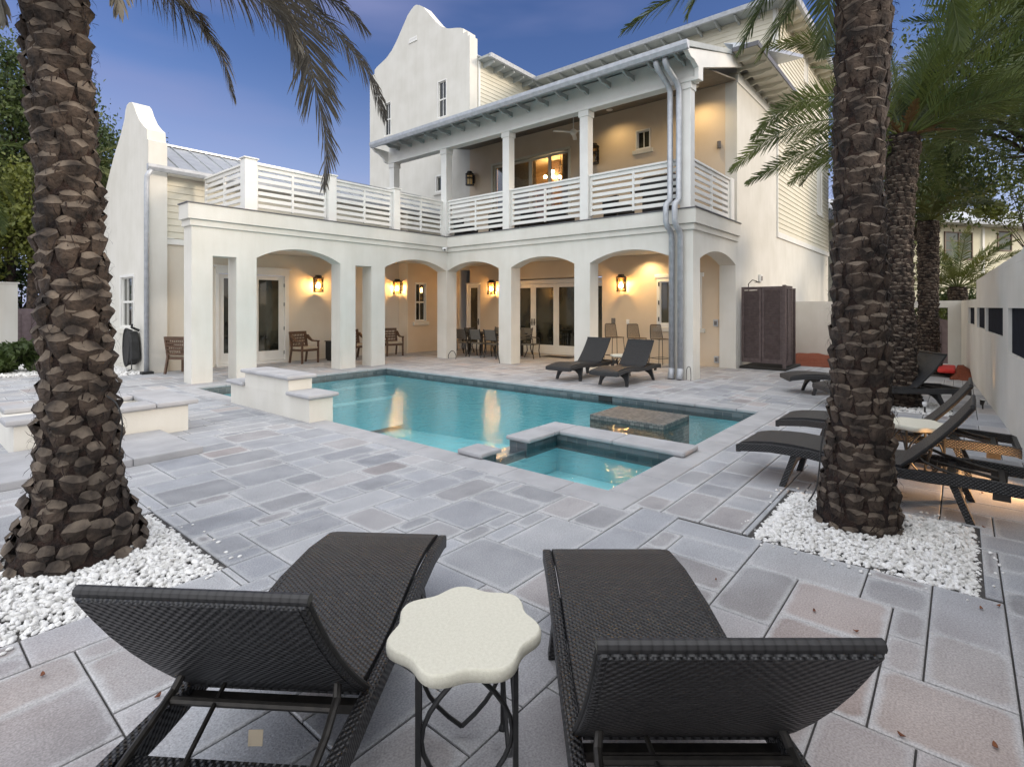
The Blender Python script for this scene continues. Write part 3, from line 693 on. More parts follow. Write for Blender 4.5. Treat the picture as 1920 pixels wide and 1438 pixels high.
# third storey and side walls
def siding(mb,P,u0,u1,z0,z1,ex=.155,holes=[]):
    n=int(round((z1-z0)/ex)); ex=(z1-z0)/n
    for i in range(n):
        a=z0+i*ex; b_=a+ex
        segs=[(u0,u1)]
        for h in holes:
            if h[2]<b_ and h[3]>a: segs=[(s,min(e,h[0])) for s,e in segs if s<h[0]]+[(max(s,h[1]),e) for s,e in segs if e>h[1]]
        for s,e in segs:
            mb.add([P(s,a,0),P(e,a,0),P(e,a,.028),P(s,a,.028),P(s,b_,0),P(e,b_,0),P(e,b_,.006),P(s,b_,.006)],[(3,2,6,7),(0,1,2,3),(4,7,6,5),(0,3,7,4),(1,5,6,2)])
    return mb
P18=PAf(18.4); PBE=PBf(BE); PT=PBf(14.2)
mb=MB(); pb(mb,P18,BE+.02,14.2,7.72,11.2,-.3,0); H('third_storey_wall',mb,'siding')
mb=MB(); siding(mb,P18,BE+.10,14.18,8.0,11.1); H('siding',mb,'siding')
mb=MB(); pb(mb,PBE,AB,18.4,-.02,7.72,-.3,0); pb(mb,PBE,18.402,27,-.02,3.8,-.3,0); pb(mb,PBE,18.402,27,3.8,11.2,-.3,-.005); H('side_wall',mb,'stucco')
mb=MB(); siding(mb,PBE,18.48,27,3.98,11.1,holes=[(24.5,25.6,5.4,8.4),(22.2,22.9,10.0,11.0)]); H('siding',mb,'siding')
mb=MB(); pb(mb,PBE,18.405,18.48,3.80,11.1,0,.04); pb(mb,PBE,18.48,27,3.80,3.98,0,.045); pb(mb,P18,BE+.005,BE+.10,7.8,11.1,.0,.04); H('corner_board',mb,'trim',.004)
window(PBE,24.5,25.6,5.4,8.4,cols=1,rows=2,casing=.08,sill=.1)
window(PBE,22.2,22.9,10.0,11.0,cols=1,rows=1,casing=.07,sill=.08)
mb=MB(); pb(mb,PT,AB+.45,18.4,7.0,11.2,-.3,-.002); H('tower_side_wall',mb,'siding')
mb=MB(); siding(mb,PT,AB+.55,18.36,7.8,11.1); H('siding',mb,'siding')
mb=MB(); pb(mb,PT,AB+.452,AB+.55,7.8,11.1,0,.04); pb(mb,PT,18.3,18.36,7.8,11.1,0.001,.04); H('corner_board',mb,'trim')
# tower with curved gable
mb=MB(); wh=[(15.45,15.98,9.07,10.54),(18.95,19.45,9.05,10.52),(15.70,16.10,6.14,6.83),(19.0,19.65,6.14,6.80),(17.27,17.72,12.80-.0,12.86)]
wallgrid(mb,P145,14.202,20.5,3.0,11.6,wh[:4],0,-.42); wallgrid(mb,P145,14.76,20.5,-.02,3.0,[],0,-.42)
side=[(14.202,11.6),(14.202,11.84),(14.30,11.84),(14.32,12.02),(14.55,12.02),(14.56,12.20),(14.70,12.27),(14.85,12.32),(15.39,12.47),(15.78,12.69),(16.10,12.98),(16.40,13.32),(16.66,13.62),(16.85,13.84),(17.08,13.99),(17.25,14.07)]
oth=[(34.70-u,z) for u,z in reversed(side)]
mb.prism(side+[(17.35,14.09)]+oth,lambda u,v,t:P145(u,v,-t),0,.42)
tw=H('tower_wall',mb,'stucco')
mb=MB(); pb(mb,P145,17.24,17.72,12.72,12.80,-.01,.02); pb(mb,P145,17.21,17.75,12.60,12.70,0,.03); H('vent',mb,'trim')
window(P145,15.45,15.98,9.07,10.54,casing=.04,sill=.12); window(P145,18.95,19.45,9.05,10.52,casing=.04,sill=.12)
window(P145,15.70,16.10,6.14,6.83,cols=1,rows=1,casing=.06,sill=.1); window(P145,19.0,19.65,6.14,6.80,cols=1,rows=1,casing=.06,sill=.1)
mb=MB(); mb.box(AB+.42,22,20.1,20.5,0,11.2); mb.box(21.7,22,14.2,20.1,0,11.2); H('tower_wall',mb,'stucco')
mb=MB(); mb.prism([(14.1,11.15),(20.6,11.15),(17.35,13.4)],lambda u,v,t:(t,u,v),AB+.42,22.3); H('roof',mb,'roof_metal')
# roofs with rafter tails
def hroof(name,pts,z0,z1):
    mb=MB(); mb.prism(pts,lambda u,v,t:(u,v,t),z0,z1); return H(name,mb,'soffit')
hroof('eaves',[(17.8,3.9),(18.498,3.9),(18.498,4.5),(18.498,14.2),(17.8,13.6)],11.03,11.12)
mb=MB(); mb.prism([(18.5,3.9),(27.3,3.9),(27.3,4.5),(18.5,4.5)],lambda u,v,t:(u,v,t),11.03,11.12); H('eaves',mb,'soffit_cream')
hroof('eaves',[(AB+.43,13.6),(17.8,13.6),(18.5,14.22),(AB+.43,14.22)],11.03,11.12)
H('gutter',MB().sweep([(AB+.43,13.6),(17.8,13.6),(17.8,3.9),(27.3,3.9)],[(-.03,11.0),(.07,11.0),(.11,11.13),(-.03,11.13)]),'galvanised')
mb=MB(); mb.add([(17.8,3.9,11.13),(27.3,3.9,11.13),(27.3,14,11.13),(17.8,14,11.13),(20.5,8,12.3),(27.3,8,12.3),(27.3,11,12.3),(20.5,11,12.3)],[(0,1,5,4),(4,5,6,7),(2,3,7,6),(3,0,4,7),(1,2,6,5)]); H('roof',mb,'roof_metal')
def tail(P,u,tlen,z0,hgt,wd=.055):
    """rafter tail: scrolled board, t from wall to tip"""
    pr=[(0,z0+hgt),(0,z0-.03),(.10,z0-.03),(.16,z0-.0),(.22,z0-.005),(tlen*.6,z0-.02),(tlen*.8,z0+.03),(tlen-.02,z0+.04),(tlen-.02,z0+hgt)]
    mb=MB(); mb.prism(pr,lambda a,b_,t:P(u+t,b_,a),-wd/2,wd/2); return mb
def tails(P,us,tlen,z0,hgt=.17,mat='soffit'):
    for u in us: H('rafter_tail',tail(P,u,tlen,z0,hgt),mat)
tails(P18,[BE+.5+.62*i for i in range(15)],.58,10.90,.13); tails(PT,[AB+.75+.6*i for i in range(6)],.58,10.86); tails(PBE,[18.6+.62*i for i in range(14)],.56,10.86,.17,'soffit_cream')
# balcony roof: shed with beam, posts, end fascia
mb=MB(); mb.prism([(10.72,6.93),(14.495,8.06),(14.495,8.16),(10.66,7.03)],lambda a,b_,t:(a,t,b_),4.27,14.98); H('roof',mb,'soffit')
mb=MB(); mb.prism([(14.5,8.05),(18.39,9.24),(18.39,9.34),(14.5,8.16)],lambda a,b_,t:(a,t,b_),3.72,14.19); H('roof',mb,'roof_metal')
mb=MB(); mb.prism([(11.62,6.93),(14.49,7.50),(14.49,7.54),(11.62,6.97)],lambda a,b_,t:(a,t,b_),4.5,14.15); H('balcony_ceiling',mb,'ceiling_wood')
H('gutter',MB().sweep([(10.70,15.02),(10.70,4.25)],[(-.02,6.86),(.05,6.86),(.10,6.94),(.11,7.02),(-.02,7.02)]),'galvanised')
mb=MB(); mb.box(11.40,11.62,4.42,15.02,6.50,7.11); H('beam',mb,'trim',.006)
mb=MB(); mb.box(11.37,11.65,4.40,15.04,6.482,6.56); H('beam_trim',mb,'trim',.006)
PBM=PAf(11.40)
tails(PBM,[4.62+.615*i for i in range(17)],.66,6.87,.10)
mb=MB(); mb.prism([(10.72,6.90),(14.46,8.06),(14.46,7.78),(11.62,6.80),(11.62,6.50),(11.36,6.47),(11.36,6.72),(11.1,6.80),(10.95,6.80)],lambda a,b_,t:(a,t,b_),4.30,4.40); H('fascia',mb,'trim',.006)
mb=MB(); mb.prism([(10.74,6.92),(11.4,6.9),(11.4,6.5),(11.25,6.52),(11.18,6.66),(11.0,6.76),(10.85,6.80)],lambda a,b_,t:(a,t,b_),15.03,15.12); H('fascia',mb,'trim',.006)
# side eave
mb=MB(); mb.prism([(13.46,3.7),(18.39,3.7),(18.39,4.47),(13.46,4.24)],lambda u,v,t:(u,v,t),7.80,7.86); H('eaves',mb,'soffit_cream')
mb=MB(); mb.prism([(3.68,7.87),(4.27,7.87),(4.27,8.0),(4.5,8.10)],lambda a,b_,t:(t,a,b_),13.5,18.39); H('roof',mb,'roof_metal')
H('gutter',MB().sweep([(13.44,4.26),(13.44,3.68),(18.4,3.68)],[(-.02,7.78),(.01,7.78),(.02,7.88),(-.02,7.88)]),'flashing')
mb=MB(); pb(mb,PBE,AB+.003,18.39,7.45,7.72,0,.03); H('frieze',mb,'trim')
tails(PBE,[AB-.6+.55*i for i in range(9)],.74,7.70,.10,'soffit_cream')
# posts and balustrade
def post(x0,x1,y0,y1,z0,z1,cap=True,name='column'):
    c=H(name,MB().box(x0,x1,y0,y1,z0,z1),'trim',.008)
    if cap: H('capital',MB().box(x0-.025,x1+.025,y0-.025,y1+.025,z1-.16,z1-.001),'trim',.008,par=c)
    return c
for y in (4.50,7.10,9.66,12.20,14.78): post(11.42,11.66,y,y+.24,3.77,6.499)
def rail(p,q,n=2):
    """balustrade bay: top rail, slats, stiles; p,q 2-D"""
    p=Vector(p);q=Vector(q); mb=MB(); d=(q-p); 
    def seg(a,b_,z,h,wd): mb.bar((a.x,a.y,z),(b_.x,b_.y,z),wd,h)
    seg(p,q,4.86,.045,.12); seg(p,q,4.79,.09,.045)
    for k in range(6): seg(p,q,3.92+.148*k,.085,.03)
    for k in range(0,n+1):
        c=p+d*(k/n); 
        if k in (0,n): c=c+d.normalized()*(.03 if k==0 else -.03)
        mb.bar((c.x,c.y,3.86),(c.x,c.y,4.838),.055,.05,up=(d.x,d.y,0))
    return H('railing',mb,'trim',.003)
for a,b_ in [(4.74,7.10),(7.34,9.66),(9.90,12.20)]: rail((11.54,b_-.001),(11.54,a+.001))
PY=12.40
posts=[(5.38,5.66),(7.45,7.68),(9.50,9.72)]
for i,(a,b_) in enumerate(posts):
    c=H('railing_post',MB().box(a,b_,PY-.12,PY+.12,3.77,4.935),'trim',.008); H('post_cap',MB().box(a-.03,b_+.03,PY-.15,PY+.15,4.936,4.97),'trim',.008,par=c)
rail((5.662,PY),(7.448,PY)); rail((7.682,PY),(9.498,PY)); rail((9.722,PY),(11.42,PY))
rail((5.52,14.85),(5.52,PY+.122)); rail((11.70,4.58),(14.10,4.58))
post(14.12,14.36,4.50,4.74,3.77,4.90,False,'railing_post')
# left wing: rear wall, siding, roof, gable
mb=MB(); P152=PBf(15.2)
wallgrid(mb,P152,4.32,11.96,-.02,4.88,[(5.9,7.92,.0,2.60)],0,-.3)
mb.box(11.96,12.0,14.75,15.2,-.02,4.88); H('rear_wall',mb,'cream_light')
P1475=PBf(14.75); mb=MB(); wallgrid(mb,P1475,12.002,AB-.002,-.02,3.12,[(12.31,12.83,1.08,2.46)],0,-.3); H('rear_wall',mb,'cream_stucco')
window(P1475,12.31,12.83,1.08,2.46,casing=.04,sill=.13)
mb=MB(); pb(mb,P152,5.9,7.92,2.50,2.66,-.1,.05); pb(mb,P152,5.9,5.98,0,2.5,-.1,.02); pb(mb,P152,7.80,7.92,0,2.5,-.1,.02); pb(mb,P152,5.84,7.98,2.66,2.72,0,.07); pb(mb,P152,5.9,7.92,-.01,.07,-.1,.07); H('door_frame',mb,'trim',.005)
glazed_leaf(P152,5.985,6.885,.075,2.49,-.03,stile=.13,bot=.27,handle=6.83,hinges=None); glazed_leaf(P152,6.89,7.795,.075,2.49,-.03,stile=.16,bot=.27,hinges=7.80)
mb=MB(); siding(mb,P152,4.72,14.4,3.32,4.80,.17); H('siding',mb,'siding')
mb=MB(); pb(mb,P152,4.58,4.72,3.3,4.84,0,.045); pb(mb,P152,4.58,14.4,3.16,3.30,0,.05); pb(mb,P152,4.58,4.9,3.30,3.32,0,.07); H('corner_board',mb,'trim',.005)
mb=MB(); wg=[(16.02,17.24,1.02,2.44)]; PG=PAf(4.3)
wallgrid(mb,PG,15.0,19.4,-.02,4.4,wg,0,-.4)
gp_=[(15.0,4.4),(15.0,5.62),(15.10,5.66),(15.12,5.90),(15.35,6.02),(15.66,6.22),(15.94,6.49),(16.12,6.72),(16.30,6.84),(16.5,6.88),(16.68,6.86),(16.80,6.76),(16.90,6.54),(17.21,6.20),(17.72,5.82),(18.13,5.46),(18.6,4.97),(19.0,4.55),(19.05,4.45),(19.38,4.58),(19.4,4.4)]
mb.prism(gp_,lambda u,v,t:PG(u,v,-t),0,.4); H('gable_wall',mb,'stucco')
window(PG,16.02,17.24,1.02,2.44,cols=3,rows=2,casing=.07,sill=.12)
mb=MB(); mb.prism([(14.86,4.90),(17.0,6.0),(19.1,4.9),(19.1,4.98),(17.0,6.08),(14.84,4.98)],lambda a,b_,t:(t,a,b_),4.705,AB-.01); 
H('roof',mb,'roof_metal')
mb=MB()
for i in range(22):
    a=4.95+.44*i; mb.prism([(14.86,4.985),(17.0,6.085),(17.0,6.12),(14.86,5.02)],lambda u,v,t:(t,u,v),a-.014,a+.014)
mb.box(4.71,AB-.02,16.93,17.07,6.075,6.13); H('standing_seams',mb,'roof_metal')
H('gutter',MB().sweep([(4.22,14.84),(AB-.6,14.84)],[(-.01,4.86),(.06,4.86),(.11,4.93),(.12,5.0),(-.01,5.0)]),'galvanised')
mb=MB(); mb.box(4.72,AB-.6,14.86,15.17,4.86,4.895); H('soffit',mb,'trim')
# downspouts
mb=MB(); mb.tube([(4.3,14.80,4.88),(4.24,14.88,4.72),(4.24,14.92,4.5),(4.24,14.92,.04)],.055,12); H('downspout',mb,'galvanised',smooth=True)
mb=MB(); mb.box(4.12,4.36,14.80,15.0-.005,0,.06); H('drain_boot',mb,'rubber')
for i,y in enumerate((4.95,4.75)):
    mb=MB(); x=11.34
    mb.tube([(10.80,y+.06,6.88),(10.80,y+.06,6.80),(10.88,y+.05,6.70),(11.22,y,6.50),(x,y-.02,6.36),(x,y-.02,5.9),(x,y-.02,3.98),(x-.03,y-.02,3.93),(x-.16,y+.0,3.84),(x-.18,y+.0,3.76),(x-.18,y,3.46),(x-.13,y-.01,3.36),(x-.01,y-.02,3.28),(x+.075,y-.02,3.18),(x+.075,y-.02,.22)],.062,12); H('downspout',mb,'galvanised',smooth=True)
    mb=MB(); mb.tube([(x+.075,y-.02,.24),(x+.05,y-.02,.12),(x+.02,y-.02,.01)],.07,12); H('downspout_shoe',mb,'galvanised',smooth=True)
# small fixed things on walls
def wallbox(name,lab,cat,P,u,z,w2,h2,t,mat='white_plastic',mat2=None,grp=None):
    th=thing(name,lab,cat,P(u,z,0),0,grp)
    mb=MB(); pb(mb,P,u-w2,u+w2,z-h2,z+h2,0.002,t); obj('plate',mb,mat,th,bev=.004)
    mb=MB(); pb(mb,P,u-w2*.6,u+w2*.6,z-h2*.6,z+h2*.6,t,t+.012); obj('cover',mb,mat2 or mat,th,bev=.003)
    return th
wallbox('outlet_box','grey metal outlet box at waist height on the loggia wall right of the window','outlet',P145,5.02,1.17,.06,.09,.05,'galvanised','brick_dim')
wallbox('outlet_box','grey outlet box low on the loggia wall at the right end','outlet',P145,5.0,.20,.06,.09,.05,'galvanised','brick_dim')
wallbox('outlet_box','small white outlet plate on the wall between the bar stools','outlet',P145,7.62,1.16,.05,.07,.02)
wallbox('outlet_box','dark outlet box above the leftmost bar stool','outlet',P145,8.1,1.18,.06,.08,.04,'brick_dim','brick_dim')
sc=thing('security_camera','white dome security camera at the inner corner under the cornice','camera',(11.2,12.2,3.35))
obj('housing',MB().lathe([(.0,3.30),(.05,3.305),(.075,3.34),(.078,3.40),(.05,3.42)],11.28,12.12,14),'white_plastic',sc,True)
obj('lens',MB().tube([(11.22,12.05,3.335),(11.235,12.07,3.34)],.026,12),'rubber',sc)
# ---------------------------------------------------------------- lanterns
def lantern(lab,x,y,z,nx,ny,lit=True,grp=None,power=24,h=.50,r=.15):
    """wall lantern; (x,y) on the wall, (nx,ny) outward"""
    cx,cy=x+nx*(r+.06),y+ny*(r+.06)
    th=thing('wall_lantern',lab,'wall lantern',(x,y,z),0,grp); z0,z1=z-h/2,z+h/2
    mb=MB(); mb.lathe([(r,z0),(r+.008,z0),(r+.008,z0+.02),(r,z0+.02)],cx,cy,8); mb.lathe([(r+.012,z1-.09),(r+.015,z1-.075),(r*.62,z1-.02),(r*.6,z1),(r*.66,z1+.012),(.01,z1+.02)],cx,cy,8)
    mb.lathe([(r,z0+h*.55),(r+.006,z0+h*.55),(r+.006,z0+h*.57),(r,z0+h*.57)],cx,cy,8)
    for k in range(8):
        t=2*math.pi*k/8; mb.tube([(cx+r*math.cos(t),cy+r*math.sin(t),z0),(cx+r*math.cos(t),cy+r*math.sin(t),z1-.08)],.007,5)
    obj('cage',mb,'dark_metal',th)
    mb=MB(); mb.bar((x+nx*.003,y+ny*.003,z),(x+nx*.02,y+ny*.02,z),.12,.30); mb.tube([(x+nx*.01,y+ny*.01,z1-.06),(cx,cy,z1-.03)],.012,6); mb.tube([(x+nx*.01,y+ny*.01,z0+.03),(cx-nx*r,cy-ny*r,z0+.03)],.01,6)
    obj('bracket',mb,'dark_metal',th)
    mb=MB(); n=16; V=[];F=[]
    for zz in (z0+.02,z1-.09):
        for k in range(n): t=2*math.pi*k/n; V.append((cx+(r-.014)*math.cos(t),cy+(r-.014)*math.sin(t),zz))
    mb.add(V,[(k,(k+1)%n,(k+1)%n+n,k+n) for k in range(n)]); obj('glass',mb,'lamp_glass',th,True)
    mb=MB()
    for k in range(3):
        t=2*math.pi*k/3+.4; px,py=cx+.042*math.cos(t),cy+.042*math.sin(t); mb.tube([(px,py,z0+.03),(px,py,z0+.13)],.012,8)
    obj('candle',mb,'white_plastic',th)
    mb=MB()
    for k in range(3):
        t=2*math.pi*k/3+.4; px,py=cx+.042*math.cos(t),cy+.042*math.sin(t); mb.tube([(px,py,z0+.13),(px,py,z0+.16),(px,py,z0+.20),(px,py,z0+.25)],[.01,.02,.018,.003],8)
    obj('bulb',mb,'lamp_core' if lit else 'white_plastic',th,True)
    if lit:
        ld=bpy.data.lights.new('lantern_light','POINT'); ld.energy=power; ld.color=(1,.50,.15); ld.shadow_soft_size=.06
        lo=bpy.data.objects.new('lantern_light',ld); COL.objects.link(lo); lo.parent=th; lo.location=(cx-x,cy-y,.02)
    return th
lantern('lit wall lantern beside the glazed double door in the left wing loggia',8.75,15.2,2.30,0,-1)
lantern('lit wall lantern next to the narrow sash window at the back of the loggia',11.96,15.02,2.30,-1,0)
lantern('lit wall lantern behind the dining table, right of the single glazed door',AB,12.92,2.30,-1,0)
lantern('lit wall lantern above the bar stools in the right bay of the loggia',AB,7.73,2.30,-1,0)
lantern('unlit black wall lantern on the balcony wall left of the sliding doors',AB,14.0,6.36,-1,0,False)
lantern('unlit black wall lantern on the balcony wall half hidden by a white column',AB,8.66,6.30,-1,0,False,h=.6)
wl=thing('wall_light','tiny cylindrical wall light on the balcony wall at the far right','wall light',(AB,4.92,5.9))
obj('shade',MB().tube([(AB-.07,4.92,5.80),(AB-.07,4.92,5.98)],.05,12),'brick_dim',wl); obj('bracket',MB().bar((AB,4.92,5.9),(AB-.06,4.92,5.9),.05,.05),'dark_metal',wl)
def downlight(lab,x,y,z,power,ang=100,col=(1,.72,.36)):
    th=thing('recessed_light',lab,'ceiling light',(x,y,z))
    obj('trim_ring',MB().lathe([(.075,z-.012),(.095,z-.012),(.095,z),(.075,z)],x,y,20),'trim',th)
    obj('lens',MB().lathe([(.07,z-.008),(.07,z-.004)],x,y,20),'bulb_glow',th)
    ld=bpy.data.lights.new('downlight','SPOT'); ld.energy=power; ld.color=col; ld.spot_size=R(ang); ld.spot_blend=.8; ld.shadow_soft_size=.07
    lo=bpy.data.objects.new('downlight',ld); COL.objects.link(lo); lo.parent=th; lo.location=(0,0,-.03)
downlight('recessed ceiling light over the bar stools in the right bay',14.12,6.9,3.12,75,140)
downlight('recessed ceiling light in the middle bay in front of the french doors',13.2,9.0,3.12,45,140)
downlight('recessed ceiling light over the dining table',13.2,11.6,3.12,45,140)
downlight('recessed ceiling light in the left wing loggia near the double door',7.3,14.0,3.12,22,140)
downlight('recessed balcony ceiling light at the right end',13.9,5.35,7.38,60,150)
downlight('recessed balcony ceiling light between the small window and the sliding doors',13.9,7.9,7.37,38,150)
# chandelier in the upper room
ch=thing('chandelier','glowing bulb chandelier hanging in the room behind the balcony sliding doors','chandelier',(16.3,11.3,7.1))
mb=MB(); mb.tube([(16.3,11.3,7.14),(16.3,11.3,6.8)],.012,6)
spots=[(0,.35,6.62),(.22,.5,6.5),(-.2,.55,6.42),(.1,.1,6.4),(-.15,-.25,6.5),(.2,-.5,6.42)]
for dx,dy,z in spots: mb.tube([(16.3,11.3,6.85),(16.3+dx,11.3+dy,z+.1)],.007,5)
obj('arm',mb,'dark_metal',ch)
for dx,dy,z in spots:
    obj('bulb',MB().lathe([(.012,z+.06),(.05,z+.04),(.06,z),(.04,z-.04),(.004,z-.06)],16.3+dx,11.3+dy,10),'lamp_core',ch,True)
ld=bpy.data.lights.new('chandelier_light','POINT'); ld.energy=9; ld.color=(1,.62,.28); ld.shadow_soft_size=.2
lo=bpy.data.objects.new('chandelier_light',ld); COL.objects.link(lo); lo.parent=ch; lo.location=(0,0,-.7)
fan=thing('ceiling_fan','white ceiling fan hanging from the balcony ceiling behind a column','ceiling fan',(12.9,8.5,7.2))
mb=MB().tube([(12.9,8.5,7.18),(12.9,8.5,6.66)],.015,8); mb.lathe([(.03,6.68),(.09,6.64),(.10,6.56),(.05,6.50)],12.9,8.5,14); obj('motor',mb,'trim',fan)
for k in range(3):
    t=2*math.pi*k/3+.5; c,s_=math.cos(t),math.sin(t)
    obj('blade',MB().bar((12.9+.1*c,8.5+.1*s_,6.58),(12.9+.62*c,8.5+.62*s_,6.56),.12,.012),'trim',fan)
# ---------------------------------------------------------------- loungers
def lounger(lab,loc,rz,grp='brown black wicker sun loungers round the pool',sling=False):
    t=thing('sun_lounger',lab,'sun lounger',(0,0,0),0,grp); W_=.31
    def ribbon(prof,th,y0,y1,nx=1):
        mb=MB(); n=len(prof); V=[];
        nr=[]
        for i,(s,z) in enumerate(prof):
            a=prof[max(i-1,0)]; b=prof[min(i+1,n-1)]; d=Vector((b[0]-a[0],b[1]-a[1])).normalized(); nr.append((-d.y,d.x))
        top=prof; bot=[(s-nr[i][0]*th,z-nr[i][1]*th) for i,(s,z) in enumerate(prof)]
        for y in (y0,y1):
            V+=[(s,y,z) for s,z in top]+[(s,y,z) for s,z in bot]
        F=[];m=2*n
        for i in range(n-1):
            F+= [(i,i+1,m+i+1,m+i),(n+i,m+n+i,m+n+i+1,n+i+1),(i,n+i,n+i+1,i+1),(m+i,m+i+1,m+n+i+1,m+n+i)]
        F+=[(0,m,m+n,n),(n-1,2*n-1,m+2*n-1,m+n-1)]
        mb.add(V,F); return mb
    seatp=[(0,.285),(.012,.315),(.05,.335),(.15,.358),(.30,.375),(.45,.38),(.60,.372),(.75,.356),(.90,.342),(1.05,.336),(1.18,.342),(1.27,.352)]
    def curve_uv(me,prof):
        uv=me.uv_layers.get('UVMap') or me.uv_layers.new(name='UVMap')
        cum=[0]; 
        for i in range(1,len(prof)): cum.append(cum[-1]+math.dist(prof[i],prof[i-1]))
        for li in range(len(me.loops)):
            c=me.vertices[me.loops[li].vertex_index].co
            k=min(range(len(prof)),key=lambda i:(prof[i][0]-c.x)**2+(prof[i][1]-c.z)**2)
            uv.data[li].uv=(c.y,cum[k])
    me=ribbon(seatp,.03,-W_+.025,W_-.025).data('seat','wicker'); curve_uv(me,seatp); link('seat',me,t)
    bp=[(1.25,.352),(1.33,.428),(1.42,.522),(1.50,.613),(1.57,.700),(1.63,.783),(1.685,.865)]
    me=ribbon(bp,.03,-W_,W_).data('backrest','wicker'); curve_uv(me,bp); bk=link('backrest',me,t,bev=.008)
    mb=MB(); mb.tube([(1.692,-W_-.002,.864),(1.692,W_+.002,.864)],.0155,10)
    me=mb.data('top_roll','wicker_rim'); link('top_roll',me,bk)
    for y in (-1,1):
        mb=MB(); pr=[(s,z-.0) for s,z in bp]; mb.tube([(s+.006,y*(W_-.004),z-.014) for s,z in pr],.010,8); link('edge_roll',mb.data('edge_roll','wicker_under'),bk)
    # underside liner
    me=ribbon([(s+.021,z-.016) for s,z in bp],.006,-W_+.02,W_-.02).data('liner','wicker'); link('liner',me,bk)
    rp=[(0,.30),(.05,.315),(.3,.345),(.6,.345),(.9,.315),(1.2,.315),(1.4,.325),(1.7,.335),(2.0,.325),(2.04,.31)]
    for y in (-1,1):
        mb=MB(); n=len(rp); V=[];F=[]
        for s,z in rp:
            hh=.075 if s>1.25 else .06
            for yy in (y*W_-.022,y*W_+.022): V+=[(s,yy,z+.012),(s,yy,z-hh)]
        for i in range(n-1):
            a=i*4;b=a+4; F+=[(a,b,b+1,a+1),(a+2,a+3,b+3,b+2),(a,a+2,b+2,b),(a+1,b+1,b+3,a+3)]
        F+=[(0,1,3,2),((n-1)*4,(n-1)*4+2,(n-1)*4+3,(n-1)*4+1)]
        mb.add(V,F); link('side_rail',mb.data('side_rail','wicker'),t,bev=.008)
    mb=MB(); mb.box(.0,.03,-W_+.02,W_-.02,.235,.30); link('foot_rail',mb.data('foot_rail','wicker'),t,bev=.006)
    mb=MB(); mb.box(2.0,2.04,-W_+.02,W_-.02,.25,.33); link('head_rail',mb.data('head_rail','wicker'),t,bev=.006)
    for s in (1.28,1.86):
        mb=MB(); mb.box(s-.017,s+.017,-W_+.022,W_-.022,.275,.305); link('cross_bar',mb.data('cross_bar','dark_metal'),t)
    def legpanel(s0,s1):
        """arched leg panel across the width, splayed from s0 at the top to s1 at the floor"""
        pts=[(-W_,.31),(-W_-.005,.20),(-W_-.02,.0),(-W_+.03,.0),(-W_+.045,.08),(-W_+.085,.15),(-W_+.16,.20),(0,.222),(W_-.16,.20),(W_-.085,.15),(W_-.045,.08),(W_-.03,.0),(W_+.02,.0),(W_+.005,.20),(W_,.31)]
        mb=MB(); mb.prism(pts,lambda y,z,q:(s0+(s1-s0)*(1-z/.31)+q,y,z),-.025,.025)
        return link('leg_panel',mb.data('leg_panel','wicker'),t)
    legpanel(.50,.40); legpanel(1.56,1.68)
    mb=MB()
    for y in (-1,1):
        mb.tube([(1.36,y*.25,.445),(1.40,y*.262,.40),(1.50,y*.268,.36),(1.70,y*.268,.31),(1.86,y*.268,.285),(1.90,y*.268,.255)],.0125,8)
        mb.box(1.80,1.90,y*.275-.012,y*.275+.012,.20,.30)
    mb.tube([(1.42,-.262,.385),(1.42,.262,.385)],.0125,8); link('support_frame',mb.data('support_frame','dark_metal'),t)
    mb=MB(); mb.tube([(1.36,-.12,.40),(1.84,-.05,.30)],.008,6); mb.tube([(1.6,-.085,.35),(1.84,-.05,.30)],.014,6); link('strut',mb.data('strut','dark_metal'),t)
    mb=MB(); mb.prism([(.02,.30),(.065,.303),(.068,.352),(.023,.349)],lambda y,z,q:(1.47+q,y,z),0,.0015); link('care_tag',mb.data('care_tag','cushion'),t)
    t.location=(*loc,0); t.rotation_euler=(0,0,rz); return t
def place_l(first,lab,X,Z,dX,dZ):
    """foot centre in camera frame metres, axis foot->head"""
    p=cw(X,Z); d=(SA*dX+CA*dZ,-CA*dX+SA*dZ); rz=math.atan2(d[1],d[0])
    return p,rz
p,rz=place_l(None,'',.495,2.86,0,-1)
L2=lounger('wicker sun lounger in the right foreground, right of the scalloped table, backrest towards the viewer',p[:2],rz)
def L_at(lab,p,rz): return dup(L2,(p[0],p[1],0),rz,lab,'brown black wicker sun loungers round the pool')
ax=(-.070,-.998); p=cw(-.70,3.06); d=(SA*ax[0]+CA*ax[1],-CA*ax[0]+SA*ax[1])
L_at('wicker sun lounger in the left foreground, next to the left gravel bed',p,math.atan2(d[1],d[0]))
L_at('far sun lounger in front of the arcade, left of the pair beside the round table',(9.42,6.60),0)
L_at('far sun lounger in front of the arcade, closest to the grey downspouts',(9.30,5.42),math.radians(1.5))
def LW(lab,a,b,ang): L_at(lab,(a,b),math.radians(ang))
LW('sun lounger behind the right palm trunk, nearest of the row by the white wall',5.55,1.62,-91)
LW('second sun lounger of the row by the white wall, beyond the round table',6.93,1.62,-90)
LW('sun lounger partly hidden by the thin palm trunk, its grey backrest turned to the viewer',9.95,1.75,-56)
LW('farthest lounger of the right row, its foot end showing left of the palm',11.05,2.55,-62)
